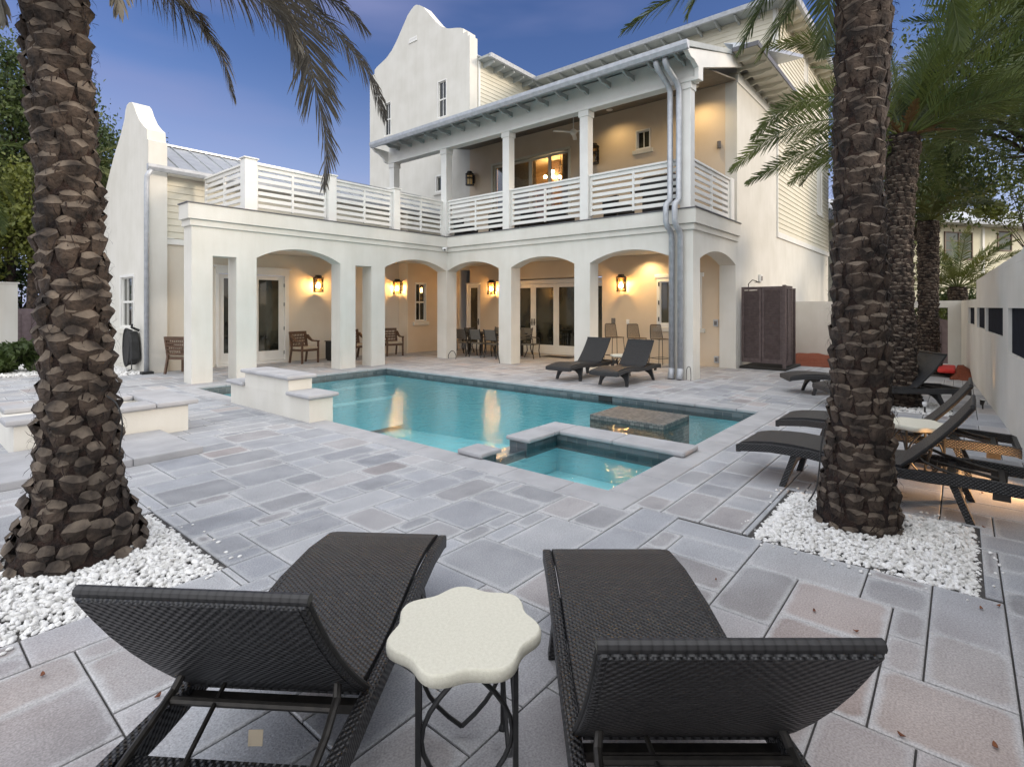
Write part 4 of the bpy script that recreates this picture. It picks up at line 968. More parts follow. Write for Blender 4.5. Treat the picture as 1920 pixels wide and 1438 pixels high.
# ---------------------------------------------------------------- scalloped tables
def ftable(lab,X,Y,rz,z=.50):
    t=thing('side_table',lab,'side table',(0,0,0),0,'round scalloped stone topped side tables'); N=96
    def ring(sc,zz,dr=0): return [((.248+.017*math.cos(7*2*math.pi*k/N))*sc*math.cos(2*math.pi*k/N)+dr*0,(.248+.017*math.cos(7*2*math.pi*k/N))*sc*math.sin(2*math.pi*k/N),zz) for k in range(N)]
    V=[];rings=[(.97,z-.046),(1.0,z-.040),(1.008,z-.022),(1.0,z-.008),(.975,z)]
    for sc,zz in rings: V+=ring(sc,zz)
    F=[(i*N+k,i*N+(k+1)%N,(i+1)*N+(k+1)%N,(i+1)*N+k) for i in range(len(rings)-1) for k in range(N)]
    F+=[tuple(range(N-1,-1,-1)),tuple((len(rings)-1)*N+k for k in range(N))]
    me=MB().add(V,F).data('table_top','tabletop_stone')
    for p_ in me.polygons: p_.use_smooth=len(p_.vertices)==4
    link('table_top',me,t)
    q=.155
    cs=[(q,q),(-q,q),(-q,-q),(q,-q)]
    for x,y in cs:
        mb=MB(); mb.box(x-.0085,x+.0085,y-.0085,y+.0085,0,z-.046); mb.lathe([(.016,0),(.016,.008),(.008,.03)],x,y,8); link('leg',mb.data('leg','black_metal'),t)
    mb=MB()
    for i in range(4):
        a=Vector(cs[i]);b=Vector(cs[(i+1)%4]); m_=(a+b)/2
        for e in (a,b):
            pts=[]
            for k in range(11):
                s_=k/10; zz=.03+(z-.08)*s_; f=math.sin(math.pi*s_)**.9*.93
                c=m_+(e-m_)*f; pts.append((c.x,c.y,zz))
            mb.tube(pts,.008,6)
    link('brace',mb.data('brace','black_metal'),t)
    t.location=(X,Y,0); t.rotation_euler=(0,0,rz); return t
p=cw(-.165,1.86); T0=ftable('scalloped cream stone side table between the two foreground sun loungers',p[0],p[1],math.atan2(SA,CA)+.15)
dup(T0,(6.40,.33,0),.5,'scalloped cream stone side table between loungers behind the right palm trunk','round scalloped stone topped side tables')
dup(T0,(11.15,6.02,0),.2,'scalloped stone side table between the two far loungers at the arcade','round scalloped stone topped side tables')
# ---------------------------------------------------------------- seats in the loggia
def armchair(lab,loc,rz):
    """faces -y; lattice back at +y"""
    t=thing('armchair',lab,'armchair',(0,0,0),0,'brown wooden lattice back armchairs in the loggia')
    for x in (-1,1):
        link('leg',MB().bar((x*.27,-.25,0),(x*.27,-.25,.60),.045,.045).data('leg','teak'),t)
        link('leg',MB().bar((x*.27,.30,0),(x*.265,.22,.40),.045,.045).data('leg','teak'),t)
        pr=[(-.29,.60),(-.29,.64),(-.05,.64),(.05,.67),(.12,.73),(.20,.80),(.24,.80),(.22,.70),(.12,.64),(0,.60)]
        link('armrest',MB().prism(pr,lambda y,z,q:(x*.27+q,y,z),-.025,.025).data('armrest','teak'),t)
    mb=MB(); mb.box(-.27,.27,-.27,.22,.34,.40); link('seat_frame',mb.data('seat_frame','teak'),t)
    mb=MB(); mb.box(-.25,.25,-.27,.20,.401,.46); link('cushion',mb.data('cushion','cushion'),t,bev=.02)
    mb=MB(); M=Matrix.Translation((0,.22,.40))@Matrix.Rotation(R(-10),4,'X')
    for x in (-.26,.26): mb.box(x-.025,x+.025,-.02,.02,0,.50,M)
    mb.box(-.235,.235,-.02,.02,.42,.50,M); mb.box(-.235,.235,-.02,.02,.06,.10,M)
    for k in range(3): mb.box(-.235,.235,-.012,.012,.165+.08*k,.205+.08*k,M)
    for k in range(9): mb.box(-.235+.052*k+.016,-.235+.052*k+.036,-.008,.008,.10,.42,M)
    link('backrest',mb.data('backrest','teak'),t)
    t.location=(*loc,0); t.rotation_euler=(0,0,rz); return t
A0=armchair('wooden armchair under the lit lantern beside the left wing double door',(8.0,14.45),.15)
gA='brown wooden lattice back armchairs in the loggia'
dup(A0,(9.75,14.45,0),.1,'wooden armchair mostly hidden behind the narrow twin pillars of the left wing',gA)
dup(A0,(11.05,14.4,0),-.25,'wooden armchair below the lantern and left of the narrow sash window',gA)
dup(A0,(4.90,14.45,0),2.1,'wooden armchair at the outer left corner of the left wing, seen from behind',gA)
cb=thing('side_cabinet','small dark side cabinet standing between armchairs by the arcade pillar','cabinet',(8.95,14.4,0))
obj('body',MB().box(8.75,9.15,14.2,14.6,.04,.56),'rubber',cb,bev=.01); obj('top',MB().box(8.73,9.17,14.18,14.62,.561,.59),'dark_metal',cb,bev=.005); obj('base',MB().box(8.78,9.12,14.23,14.57,0,.039),'dark_metal',cb)
# dining table and chairs
dt=thing('dining_table','dark wooden dining table in the loggia behind the corner pillar','dining table',(13.3,11.85,0))
obj('table_top',MB().box(12.9,13.7,10.8,12.9,.71,.75),'dark_metal',dt,bev=.006)
for x in (13.0,13.6):
    for y in (10.95,12.75): obj('leg',MB().box(x-.035,x+.035,y-.035,y+.035,0,.709),'dark_metal',dt)
def dchair(lab,loc,rz):
    t=thing('dining_chair',lab,'dining chair',(0,0,0),0,'grey sling dining chairs round the loggia table')
    mb=MB()
    M=Matrix.Translation((0,.2,.44))@Matrix.Rotation(R(-14),4,'X')
    mb.box(-.22,.22,-.01,.01,.12,.46,M); link('backrest',mb.data('backrest','grey_sling'),t,bev=.008)
    link('seat',MB().box(-.22,.22,-.24,.22,.42,.45).data('seat','grey_sling'),t,bev=.01)
    for x in (-1,1):
        link('leg',MB().tube([(x*.25,-.24,0),(x*.25,-.20,.22),(x*.245,-.22,.43)],.018,6).data('leg','dark_metal'),t)
        link('leg',MB().tube([(x*.25,.30,0),(x*.25,.20,.22),(x*.245,.22,.45),(x*.235,.33,.90)],.018,6).data('leg','dark_metal'),t)
        link('armrest',MB().tube([(x*.255,-.22,.42),(x*.265,-.20,.62),(x*.265,.1,.64),(x*.25,.26,.66)],.016,6).data('armrest','dark_metal'),t)
    t.location=(*loc,0); t.rotation_euler=(0,0,rz); return t
gD='grey sling dining chairs round the loggia table'
D0=dchair('dining chair at the near side of the loggia table, leftmost of three',(12.62,12.5),math.pi/2)
for q,(x,y,r_,lab) in enumerate([(12.62,11.85,math.pi/2,'dining chair at the near side of the loggia table, middle of three'),(12.62,11.2,math.pi/2,'dining chair at the near side of the loggia table, next to the arcade pillar'),
    (13.98,12.5,-math.pi/2,'dining chair on the wall side of the loggia table, left one'),(13.98,11.3,-math.pi/2,'dining chair on the wall side of the loggia table, under the lantern'),
    (13.25,10.35,.25,'dining chair at the head of the table, standing alone in the middle arch'),(13.3,13.35,math.pi,'dining chair at the left head of the table, beside the corner pillar')]):
    dup(D0,(x,y,0),r_,lab,gD)
dm=thing('doormat','black doormat on the loggia floor in front of the french doors','doormat',(14.1,9.9,0)); obj('mat',MB().box(13.85,14.35,9.3,10.4,.002,.016),'mat_fibre',dm,bev=.004)
def stool(lab,loc,rz):
    t=thing('bar_stool',lab,'bar stool',(0,0,0),0,'black bar stools with rope backs in the right bay')
    s=MB()
    for x in (-1,1):
        link('leg',MB().tube([(x*.23,-.22,0),(x*.18,-.17,.72)],.009,6).data('leg','black_metal'),t)
        link('leg',MB().tube([(x*.23,.22,0),(x*.18,.17,.72)],.009,6).data('leg','black_metal'),t)
    link('footrest',MB().tube([(-.215,-.20,.22),(.215,-.20,.22),(.215,.20,.22),(-.215,.20,.22),(-.215,-.20,.22)],.008,6).data('footrest','black_metal'),t)
    link('seat',MB().box(-.2,.2,-.19,.19,.72,.745).data('seat','rope'),t,bev=.01)
    mb=MB(); mb.tube([(-.2,.18,.73),(-.185,.22,.95),(-.17,.235,1.09),(-.14,.24,1.115),(.14,.24,1.115),(.17,.235,1.09),(.185,.22,.95),(.2,.18,.73)],.010,6); link('back_frame',mb.data('back_frame','black_metal'),t)
    mb=MB()
    for k in range(14):
        x=-.165+.33*k/13; mb.tube([(x*1.12,.185,.75),(x,.235,1.11)],.008,5)
    link('rope_back',mb.data('rope_back','rope'),t)
    t.location=(*loc,0); t.rotation_euler=(0,0,rz); return t
gS='black bar stools with rope backs in the right bay'
S0=stool('bar stool with rope back, leftmost of the three in the right bay',(13.7,7.62),-.5)
dup(S0,(13.7,6.92,0),-.55,'bar stool with rope back, middle one of three, between the two far loungers',gS)
dup(S0,(13.7,6.22,0),-.5,'bar stool with rope back, rightmost of three, next to the downspouts',gS)
# ---------------------------------------------------------------- balcony furniture
gr=thing('grill','black covered gas grill behind the balcony railing near the downspouts','grill',(12.6,5.75,3.77))
obj('cabinet',MB().box(12.35,12.85,5.4,6.1,3.9,4.55),'rubber',gr,bev=.01)
mb=MB(); mb.prism([(12.32,4.56),(12.32,4.66),(12.4,4.80),(12.55,4.87),(12.7,4.86),(12.86,4.74),(12.88,4.56)],lambda a,b_,t:(a,t,b_),5.35,6.15); obj('lid',mb,'black_metal',gr,bev=.01)
obj('side_shelf',MB().box(12.4,12.8,5.08,5.39,4.5,4.55),'dark_metal',gr); obj('side_shelf',MB().box(12.4,12.8,6.11,6.45,4.5,4.55),'dark_metal',gr)
for x,y in ((12.4,5.45),(12.8,5.45),(12.4,6.05),(12.8,6.05)): obj('caster',MB().tube([(x,y-.02,3.84),(x,y+.02,3.84)],.06,10),'rubber',gr)
def patio_chair(lab,x,y,rz):
    t=thing('patio_chair',lab,'patio chair',(0,0,0),0,'dark patio chairs on the balcony')
    link('seat',MB().box(-.3,.3,-.3,.3,.28,.40).data('seat','wicker_under'),t,bev=.02); link('backrest',MB().box(-.3,.3,.24,.34,.40,.78).data('backrest','wicker_under'),t,bev=.02)
    for x_ in (-.28,.28):
        link('armrest',MB().box(x_-.03,x_+.03,-.3,.3,.40,.55).data('armrest','wicker_under'),t,bev=.01)
        for y_ in (-.27,.29): link('leg',MB().box(x_-.02,x_+.02,y_-.02,y_+.02,0,.28).data('leg','dark_metal'),t)
    t.location=(x,y,3.768); t.rotation_euler=(0,0,rz); return t
P0=patio_chair('dark patio chair on the balcony beside the right hand column',13.0,7.1,1.2)
for x,y,r_,lab in [(13.3,10.2,1.5,'dark patio chair on the balcony before the right sliding door'),(13.3,9.2,1.7,'dark patio chair between the sliding doors and the right column'),(12.9,11.2,1.6,'dark patio chair on the balcony before the left sliding door'),(13.0,12.9,1.3,'dark patio chair at the left corner of the balcony, low behind the railing')]: dup(P0,(x,y,3.768),r_,lab,'dark patio chairs on the balcony')
bt=thing('patio_table','low dark patio table on the balcony behind the railing','patio table',(12.5,10.2,3.77)); obj('table_top',MB().box(12.2,12.8,9.95,10.9,4.05,4.09),'dark_metal',bt)
for x in (12.25,12.75):
    for y in (10.0,10.85): obj('leg',MB().box(x-.02,x+.02,y-.02,y+.02,3.77,4.05),'dark_metal',bt)
# ---------------------------------------------------------------- shower enclosure
sh=thing('shower_enclosure','brown louvred outdoor shower enclosure against the white side wall','outdoor shower',(14.7,4.4,0))
def louvre(P,u0,u1,z0,z1,name='louvre_panel'):
    mb=MB(); pb(mb,P,u0,u0+.06,z0,z1,-.02,.02); pb(mb,P,u1-.06,u1,z0,z1,-.02,.02); pb(mb,P,u0+.06,u1-.06,z1-.08,z1,-.02,.02); pb(mb,P,u0+.06,u1-.06,z0,z0+.10,-.02,.02)
    n=int((z1-z0-.18)/.042)
    for k in range(n):
        z=z0+.10+.042*(k+.5); vs=[P(u,z+dz,t) for u in (u0+.06,u1-.06) for dz,t in ((-.022,.017),(-.016,.017),(.022,-.017),(.016,-.017))]
        mb.add(vs,[(0,1,2,3),(4,7,6,5),(0,4,5,1),(1,5,6,2),(2,6,7,3),(3,7,4,0)])
    return obj(name,mb,'shutter_brown',sh)
PA1=PAf(14.72); louvre(PA1,3.44,3.93,.16,2.12); louvre(PA1,3.94,4.43,.16,2.12)
PB1=PBf(3.42); louvre(PB1,14.74,15.14,.10,2.14); louvre(PB1,15.15,15.56,.10,2.14)
obj('post',MB().box(14.66,14.735,3.36,3.435,.04,2.15),'shutter_brown',sh); obj('side_panel',MB().box(16.15,16.20,3.46,4.44,.06,2.1),'shutter_brown',sh)
obj('tray',MB().box(14.6,16.2,3.34,4.46,.0,.055),'mat_fibre',sh,bev=.008)
mb=MB(); mb.tube([(15.2,4.46,1.2),(15.2,4.40,1.25),(15.2,4.40,2.22),(15.2,4.3,2.32),(15.05,4.15,2.28)],.012,8); mb.lathe([(.02,2.27),(.08,2.25),(.08,2.24)],15.03,4.12,14); obj('shower_head',mb,'dark_metal',sh)
wallbox('vent_box','small square vent on the side wall above the outdoor shower','vent',PBE,16.5,2.42,.09,.11,.07,'trim','brick_dim')
# hose on the left gable
hr=thing('hose_reel','black garden hose and cover hung on the left gable wall below the window','hose reel',(4.2,15.7,0))
mb=MB(); mb.prism([(15.42,.32),(15.50,.75),(15.62,1.0),(15.95,1.0),(16.08,.7),(16.0,.25),(15.75,.16)],lambda u,v,t:(t,u,v),4.06,4.26); obj('cover',mb,'rubber',hr,bev=.03)
mb=MB()
for k in range(5):
    r_=.30+.012*k; cy=15.72+.02*k; mb.tube([(4.10-.012*k,cy+r_*.75*math.cos(a),.60+r_*1.35*math.sin(a)) for a in [2*math.pi*i/28 for i in range(29)]],.013,6)
mb.tube([(4.1,15.5,.4),(4.05,15.35,.1),(4.0,15.5,.03),(4.1,15.8,.03)],.013,6); obj('hose',mb,'rubber',hr,True)
mb=MB(); mb.tube([(4.26,15.55,1.02),(4.1,15.52,1.10),(4.1,15.5,1.18)],.03,8); mb.tube([(4.26,16.0,.98),(4.1,16.02,1.05)],.03,8); obj('bracket',mb,'rubber',hr)
# loose cables / irrigation loops
def cable(lab,pts,r=.008):
    mb=MB(); P_=[Vector(p) for p in pts]; out=[]
    for i in range(len(P_)-1):
        p0=P_[max(i-1,0)];p1=P_[i];p2=P_[i+1];p3=P_[min(i+2,len(P_)-1)]
        for k in range(6):
            t=k/6; out.append(.5*((2*p1)+(-p0+p2)*t+(2*p0-5*p1+4*p2-p3)*t*t+(-p0+3*p1-3*p2+p3)*t**3))
    out.append(P_[-1]); mb.tube(out,r,6); return tag(obj('cable',mb,'rubber',None,True),lab,'cable')
cable('small black wire loop leaning on the corner pillar of the arcade',[(11.44,12.12,.02),(11.42,12.1,.12),(11.43,12.0,.24),(11.44,11.88,.24),(11.43,11.78,.12),(11.44,11.8,.02)],.011)
cable('short black rod leaning on the second arcade pillar',[(11.44,10.08,.28),(11.30,9.90,.03)],.012)
cable('thin wire loop at the foot of the corner pillar beside the downspout shoes',[(11.38,4.58,.02),(11.36,4.56,.26),(11.38,4.50,.30),(11.36,4.47,.12),(11.30,4.45,.02)],.007)
# ---------------------------------------------------------------- courtyard wall on the right, gates, far house
def bw(a): return .05*a-.95
cwl=thing('courtyard_wall','long white stucco courtyard wall with a row of square openings along the right side','wall',(10,bw(10),0))
def LWf(a,z,t): # along the wall, t outwards to the court
    return (a,bw(a)+t,z)
ops=[(3.5,9.58,1.0,1.585),(10.1,12.5,1.18,1.585),(12.62,14.2,1.2,1.585),(14.75,16.4,1.22,1.585)]
mb=MB(); wallgrid(mb,LWf,-4,14.3,-.02,2.13,[o for o in ops[:3]],0,-.32); wallgrid(mb,LWf,14.3,19.0,-.02,1.76,[ops[3]],0,-.32)
obj('wall',mb,'stucco',cwl)
mb=MB(); mb.prism([(-4,2.131),(14.3,2.131),(8.5,2.24),(6.5,2.5),(5.0,2.9),(-4,2.9)],lambda a,z,t:LWf(a,z,t),0,-.32); obj('wall_top',mb,'stucco',cwl)
for i,(a,b_,z0,z1) in enumerate(ops):
    mb=MB(); vs=[LWf(a_,z,t) for a_ in (a,b_) for z in (z0,z1) for t in (-.07,-.04)]
    mb.add(vs,[(0,1,3,2),(4,6,7,5),(0,4,5,1),(2,3,7,6),(0,2,6,4),(1,5,7,3)]); obj('shutter',mb,'navy_panel',cwl)
ew=thing('end_wall','white stucco wall with a doorway at the far end of the right side','wall',(19,2,0))
mb=MB(); P19=PAf(19.02); wallgrid(mb,P19,-.32,BE-.01,-.02,1.77,[(.28,1.05,0,1.58),(1.2,1.75,0,1.58)],0,-.3); obj('wall',mb,'stucco',ew)
gt=thing('garden_gate','brown arched garden gate behind the doorway at the far right end','gate',(19.6,.7,0))
mb=MB(); mb.prism([(.1,0),(.1,1.12),(.3,1.22),(.6,1.30),(.9,1.26),(1.2,1.12),(2.2,1.1),(2.2,0)],lambda u,v,t:(t,u,v),19.55,19.6); obj('leaf',mb,'gate_brown',gt)
mb=MB(); 
for k in range(9): mb.box(19.535,19.549,.2+.22*k,.21+.22*k,.02,1.05)
obj('battens',mb,'shutter_brown',gt)
ll=thing('landscape_light','small white landscape uplight on the paving behind the thin palm','garden light',(10.2,.42,0))
obj('stake',MB().tube([(10.2,.42,0),(10.2,.42,.10)],.012,8),'dark_metal',ll); obj('head',MB().tube([(10.2,.42,.10),(10.2,.42,.14),(10.2,.42,.17)],[.02,.035,.03],10),'white_plastic',ll)
# warm garden uplights washing the wall and the paving
def uplight(lab,x,y,z,power,tx,ty,tz,ang=95,col=(1,.52,.2)):
    th=thing('garden_light',lab,'garden light',(x,y,0))
    obj('stake',MB().tube([(x,y,0),(x,y,.12)],.01,8),'dark_metal',th); d=(Vector((tx,ty,tz))-Vector((x,y,z))).normalized()
    c=Vector((x,y,z)); obj('head',MB().tube([c-d*.1,c-d*.02],[.022,.034],12),'dark_metal',th); obj('lens',MB().tube([c-d*.019,c-d*.012],.03,12),'white_plastic',th)
    ld=bpy.data.lights.new('spot','SPOT'); ld.energy=power; ld.color=col; ld.spot_size=R(ang); ld.spot_blend=.9; ld.shadow_soft_size=.05
    lo=bpy.data.objects.new('spot',ld); COL.objects.link(lo); lo.parent=th; lo.location=(0,0,z); lo.rotation_euler=(-d).to_track_quat('Z','Y').to_euler()
uplight('garden light at the foot of the white wall behind the near right loungers',6.40,-.56,.24,45,6.15,.6,0,150)
uplight('garden light at the foot of the wall beside the third opening',11.2,-.26,.16,4,11.2,-.42,1.5,60)
rc=thing('red_towel','folded red towel on the mulch at the far right','towel',(16.2,.35,.0))
o_=obj('cloth',MB().box(15.6,16.9,.1,.42,.10,.19),'red_cloth',rc,bev=.04)
# yellow house behind
yh=thing('neighbour_house','pale yellow neighbouring house with grey roof beyond the right wall','house',cw(21,26))
c0=Vector(cw(19.2,25.5)); c1=Vector(cw(30,28.5)); dx=(c1-c0).normalized(); nv=Vector((-dx.y,dx.x,0))
if nv.dot(Vector((CA,SA,0)))>0: nv=-nv
def YH(u,z,t): q=c0+dx*u+nv*t; return (q.x,q.y,z)
Lh=(c1-c0).length
mb=MB(); pb(mb,YH,-4,Lh,0,5.6,-6,0); obj('wall',mb,'yellow_wall',yh)
mb=MB(); mb.prism([(.8,5.55),(.8,5.68),(-3,7.2),(-6.8,5.68),(-6.8,5.55)],lambda t,z,u:YH(u,z,t),-5,Lh+1); obj('roof',mb,'grey_shingle',yh)
def ywin(u0,u1,z0,z1,cols):
    mb=MB(); c=.06
    pb(mb,YH,u0,u1,z0,z0+c,0,.05);pb(mb,YH,u0,u1,z1-c,z1,0,.05);pb(mb,YH,u0,u0+c,z0+c,z1-c,0,.05);pb(mb,YH,u1-c,u1,z0+c,z1-c,0,.05)
    for k in range(1,cols): uu=u0+(u1-u0)*k/cols; pb(mb,YH,uu-.03,uu+.03,z0+c,z1-c,0.01,.045)
    for k in range(1,3): zz=z0+(z1-z0)*k/3; pb(mb,YH,u0+c,u1-c,zz-.015,zz+.015,0.01,.04)
    wn=obj('window',mb,'teak',yh); g=MB(); pb(g,YH,u0+c,u1-c,z0+c,z1-c,.002,.015); obj('pane',g,'leafy_glass',wn)
m,t_,b_=nodes('leafy_glass',(.10,.11,.08),.1)
ywin(1.75,3.6,3.9,5.25,2); ywin(5.3,6.3,4.4,5.4,1)
for u in (4.3,7.5): mb=MB(); pb(mb,YH,u-.07,u+.07,3.2,5.6,0,.06); obj('trim_board',mb,'trim',yh)
# ---------------------------------------------------------------- background on the left
lw_=thing('white_garden_wall','plain white garden wall at the far left edge','wall',(0,22,0))
obj('wall',MB().box(-5,2.86,21.8,22.05,-.02,2.3),'stucco',lw_); obj('coping',MB().box(-5,2.9,21.77,22.08,2.301,2.34),'stucco',lw_)
gt=thing('side_gate','brown garden gate between the far left wall and the house','gate',(4,24.5,0))
mb=MB(); mb.prism([(2.0,0),(2.0,1.45),(2.8,1.5),(3.4,1.55),(4.3,1.45),(6,1.4),(6,0)],lambda u,v,t:(u,t,v),24.4,24.46); obj('leaf',mb,'gate_brown',gt)
mb=MB()
for k in range(14): mb.box(2.2+.27*k,2.21+.27*k,24.385,24.399,.02,1.35)
obj('battens',mb,'shutter_brown',gt)
uplight('garden light washing the far left white wall',1.75,21.2,.2,10,1.75,21.8,1.0,80)
# ---------------------------------------------------------------- vegetation
def spline(P_,n):
    P_=[np.array(p,float) for p in P_]; out=[]
    m=len(P_)-1
    for i in range(m):
        p0=P_[max(i-1,0)];p1=P_[i];p2=P_[i+1];p3=P_[min(i+2,m)]
        k=max(2,n//m)
        for j in range(k):
            t=j/k; out.append(.5*((2*p1)+(-p0+p2)*t+(2*p0-5*p1+4*p2-p3)*t*t+(-p0+3*p1-3*p2+p3)*t**3))
    out.append(P_[-1]); return np.array(out)
def frond_geo(path,L=.42,pairs=70,droop=.5,start=.12,width=.022,seed=0,rr=.018,lift=.25,roll=0.):
    g=np.random.default_rng(seed); pts=spline(path,40); seg=np.linalg.norm(np.diff(pts,axis=0),axis=1); cum=np.concatenate([[0],np.cumsum(seg)]); T=cum[-1]
    def at(s): return np.stack([np.interp(s,cum,pts[:,k]) for k in range(3)],-1)
    t=np.linspace(start,.995,pairs)**.95; t=np.clip(t+g.normal(0,.002,pairs),start,.999)
    p=at(t*T); d=at(np.minimum(t+.01,1)*T)-at((t-.01)*T); d/=np.linalg.norm(d,axis=1)[:,None]+1e-9
    up=np.array([0,0,1.]); sd=np.cross(d,up); ln=np.linalg.norm(sd,axis=1)[:,None]
    # where the rachis hangs vertically keep the side vector of its start
    d0=pts[3]-pts[0]; d0[2]=0; d0/=np.linalg.norm(d0)+1e-9; s0=np.cross(d0,up)
    sd=np.where(ln>.35,sd/np.maximum(ln,1e-6),s0); sd-=d*np.sum(sd*d,1)[:,None]; sd/=np.linalg.norm(sd,axis=1)[:,None]
    nu=np.cross(sd,d)
    rc_,rs_=math.cos(roll),math.sin(roll); sd,nu=sd*rc_+nu*rs_,nu*rc_-sd*rs_
    V=[];F4=[];base=0
    for side in (-1,1):
        al=np.radians(28+38*t)+g.normal(0,.10,pairs); ll=L*(np.sin(np.pi*np.clip(t*.86+.13,0,1))**.55)*g.uniform(.85,1.08,pairs)
        dr=sd*side*np.cos(al)[:,None]+d*np.sin(al)[:,None]+nu*(lift+g.normal(0,.13,pairs))[:,None]; dr/=np.linalg.norm(dr,axis=1)[:,None]
        wv=d-dr*np.sum(d*dr,1)[:,None]; wv/=np.linalg.norm(wv,axis=1)[:,None]; wv=wv*width/2
        dz=np.array([0,0,-1.])
        dd=droop*g.uniform(.6,1.35,pairs)
        m1=p+dr*ll[:,None]*.45+dz*(ll*dd*.10)[:,None]; m2=p+dr*ll[:,None]*.78+dz*(ll*dd*.32)[:,None]; tp=p+dr*ll[:,None]*.98+dz*(ll*dd*.62)[:,None]
        Vs=np.stack([p-wv*.6,p+wv*.6,m1-wv,m1+wv,m2-wv*.75,m2+wv*.75,tp,tp+wv*.1],1)
        idx=(np.arange(pairs)*8)[:,None]+base
        F4.append(np.concatenate([idx+np.array([0,1,3,2]),idx+np.array([2,3,5,4]),idx+np.array([4,5,7,6])],0)); V.append(Vs.reshape(-1,3)); base+=pairs*8
    # rachis
    k=len(pts); n=5; ang=np.arange(n)*2*np.pi/n; td=np.gradient(pts,axis=0); td/=np.linalg.norm(td,axis=1)[:,None]+1e-9
    a=np.cross(td,s0+1e-3); a/=np.linalg.norm(a,axis=1)[:,None]; b=np.cross(td,a); rad=rr*(1-.85*np.linspace(0,1,k))
    Vr=pts[:,None]+(a[:,None]*np.cos(ang)[None,:,None]+b[:,None]*np.sin(ang)[None,:,None])*rad[:,None,None]
    i=np.arange(k-1)[:,None]; j=np.arange(n)[None]; f=np.stack([i*n+j,i*n+(j+1)%n,(i+1)*n+(j+1)%n,(i+1)*n+j],-1).reshape(-1,4)+base
    V.append(Vr.reshape(-1,3)); F4.append(f)
    return np.concatenate(V),np.concatenate(F4)
def rand_frond_path(c,az,e0,L,bend,g):
    p=np.array(c,float); out=[p.copy()]; n=9
    for i in range(n):
        e=e0-bend*((i+.5)/n)**1.2; st=L/n; a2=az+g.normal(0,.03)
        p=p+st*np.array([math.cos(e)*math.cos(a2),math.cos(e)*math.sin(a2),math.sin(e)]); out.append(p.copy())
    return out
def trunk_geo(cl,rad,bw_,bh,lip,seed,cutf=.38,rim=1.):
    """cl: centreline [(x,y,z)], rad: [(z,r)]; returns core mesh, boots mesh and cut mesh"""
    g=np.random.default_rng(seed); cl=np.array(cl,float)
    def c(z): return np.array([np.interp(z,cl[:,2],cl[:,0]),np.interp(z,cl[:,2],cl[:,1])])
    rz=np.array(rad); r=lambda z: float(np.interp(z,rz[:,0],rz[:,1]))
    z0,z1=cl[0,2],cl[-1,2]
    core=MB(); zs=np.arange(z0-.1,z1+.05,.07); n=28; V=[];F=[]
    for i,z in enumerate(zs):
        q=c(z)
        for k in range(n):
            t=2*math.pi*k/n; rr_=r(z)*(.93+g.uniform(-.035,.035)); V.append((q[0]+rr_*math.cos(t),q[1]+rr_*math.sin(t),z))
    F=[(i*n+k,i*n+(k+1)%n,(i+1)*n+(k+1)%n,(i+1)*n+k) for i in range(len(zs)-1) for k in range(n)]+[tuple((len(zs)-1)*n+k for k in range(n))]
    core.add(V,F)
    boots=MB(); cuts=MB()
    z=z0+.02; row=0
    while z<z1-.02:
        rr_=r(z); m=max(7,int(round(2*math.pi*rr_/bw_))); 
        for k in range(m):
            th=2*math.pi*(k+.5*(row%2)+g.uniform(-.16,.16)+row*.08)/m; zz=z+g.uniform(-.3,.3)*bh
            q=c(zz); ra=r(zz); w_=bw_*g.uniform(.66,1.22); h=bh*g.uniform(1.2,1.75); lp=lip*g.uniform(.3,1.5); wl=w_*g.uniform(.55,.95)
            if g.random()<.03: continue
            tilt=g.uniform(-.22,.22)
            def pt(u,dz,out):
                a=th+u/ra; rad_=ra*.94+out; return (q[0]+rad_*math.cos(a),q[1]+rad_*math.sin(a),zz+dz+tilt*u)
            # five stations across, three heights
            us=[-.5,-.28,0,.28,.5]; rows_=[]; cz=g.uniform(-.05,.05)*h
            rows_.append([pt(u*w_*.3,-h*.75,-.008) for u in us])
            rows_.append([pt(u*w_*.85,-h*.22,lp*(.62-1.3*u*u)) for u in us])
            rows_.append([pt(u*w_,h*(.18-.10*(1-4*u*u)*rim)+cz+g.uniform(-.09,.09)*h,lp*(1.0-1.5*u*u)+g.uniform(-.004,.004)) for u in us])
            rows_.append([pt(u*w_*.8,h*(.18+cutf*(1.-1.2*u*u))+cz,lp*(.25-.6*u*u)-.004) for u in us])
            V=[p for r_ in rows_[:3] for p in r_]; F=[(a*5+b,a*5+b+1,(a+1)*5+b+1,(a+1)*5+b) for a in range(2) for b in range(4)]
            o=len(V); V+=[pt(-.5*w_,-h*.1,-.03),pt(.5*w_,-h*.1,-.03)]; F+=[(0,5,o),(5,10,o),(4,o+1,9),(9,o+1,14)]
            V=[tuple(np.array(q_)+g.normal(0,.0028,3)) for q_ in V]
            boots.add(V,F)
            cuts.add(rows_[2]+rows_[3],[(b,b+1,5+b+1,5+b) for b in range(4)])
        z+=bh; row+=1
    return core,boots,cuts
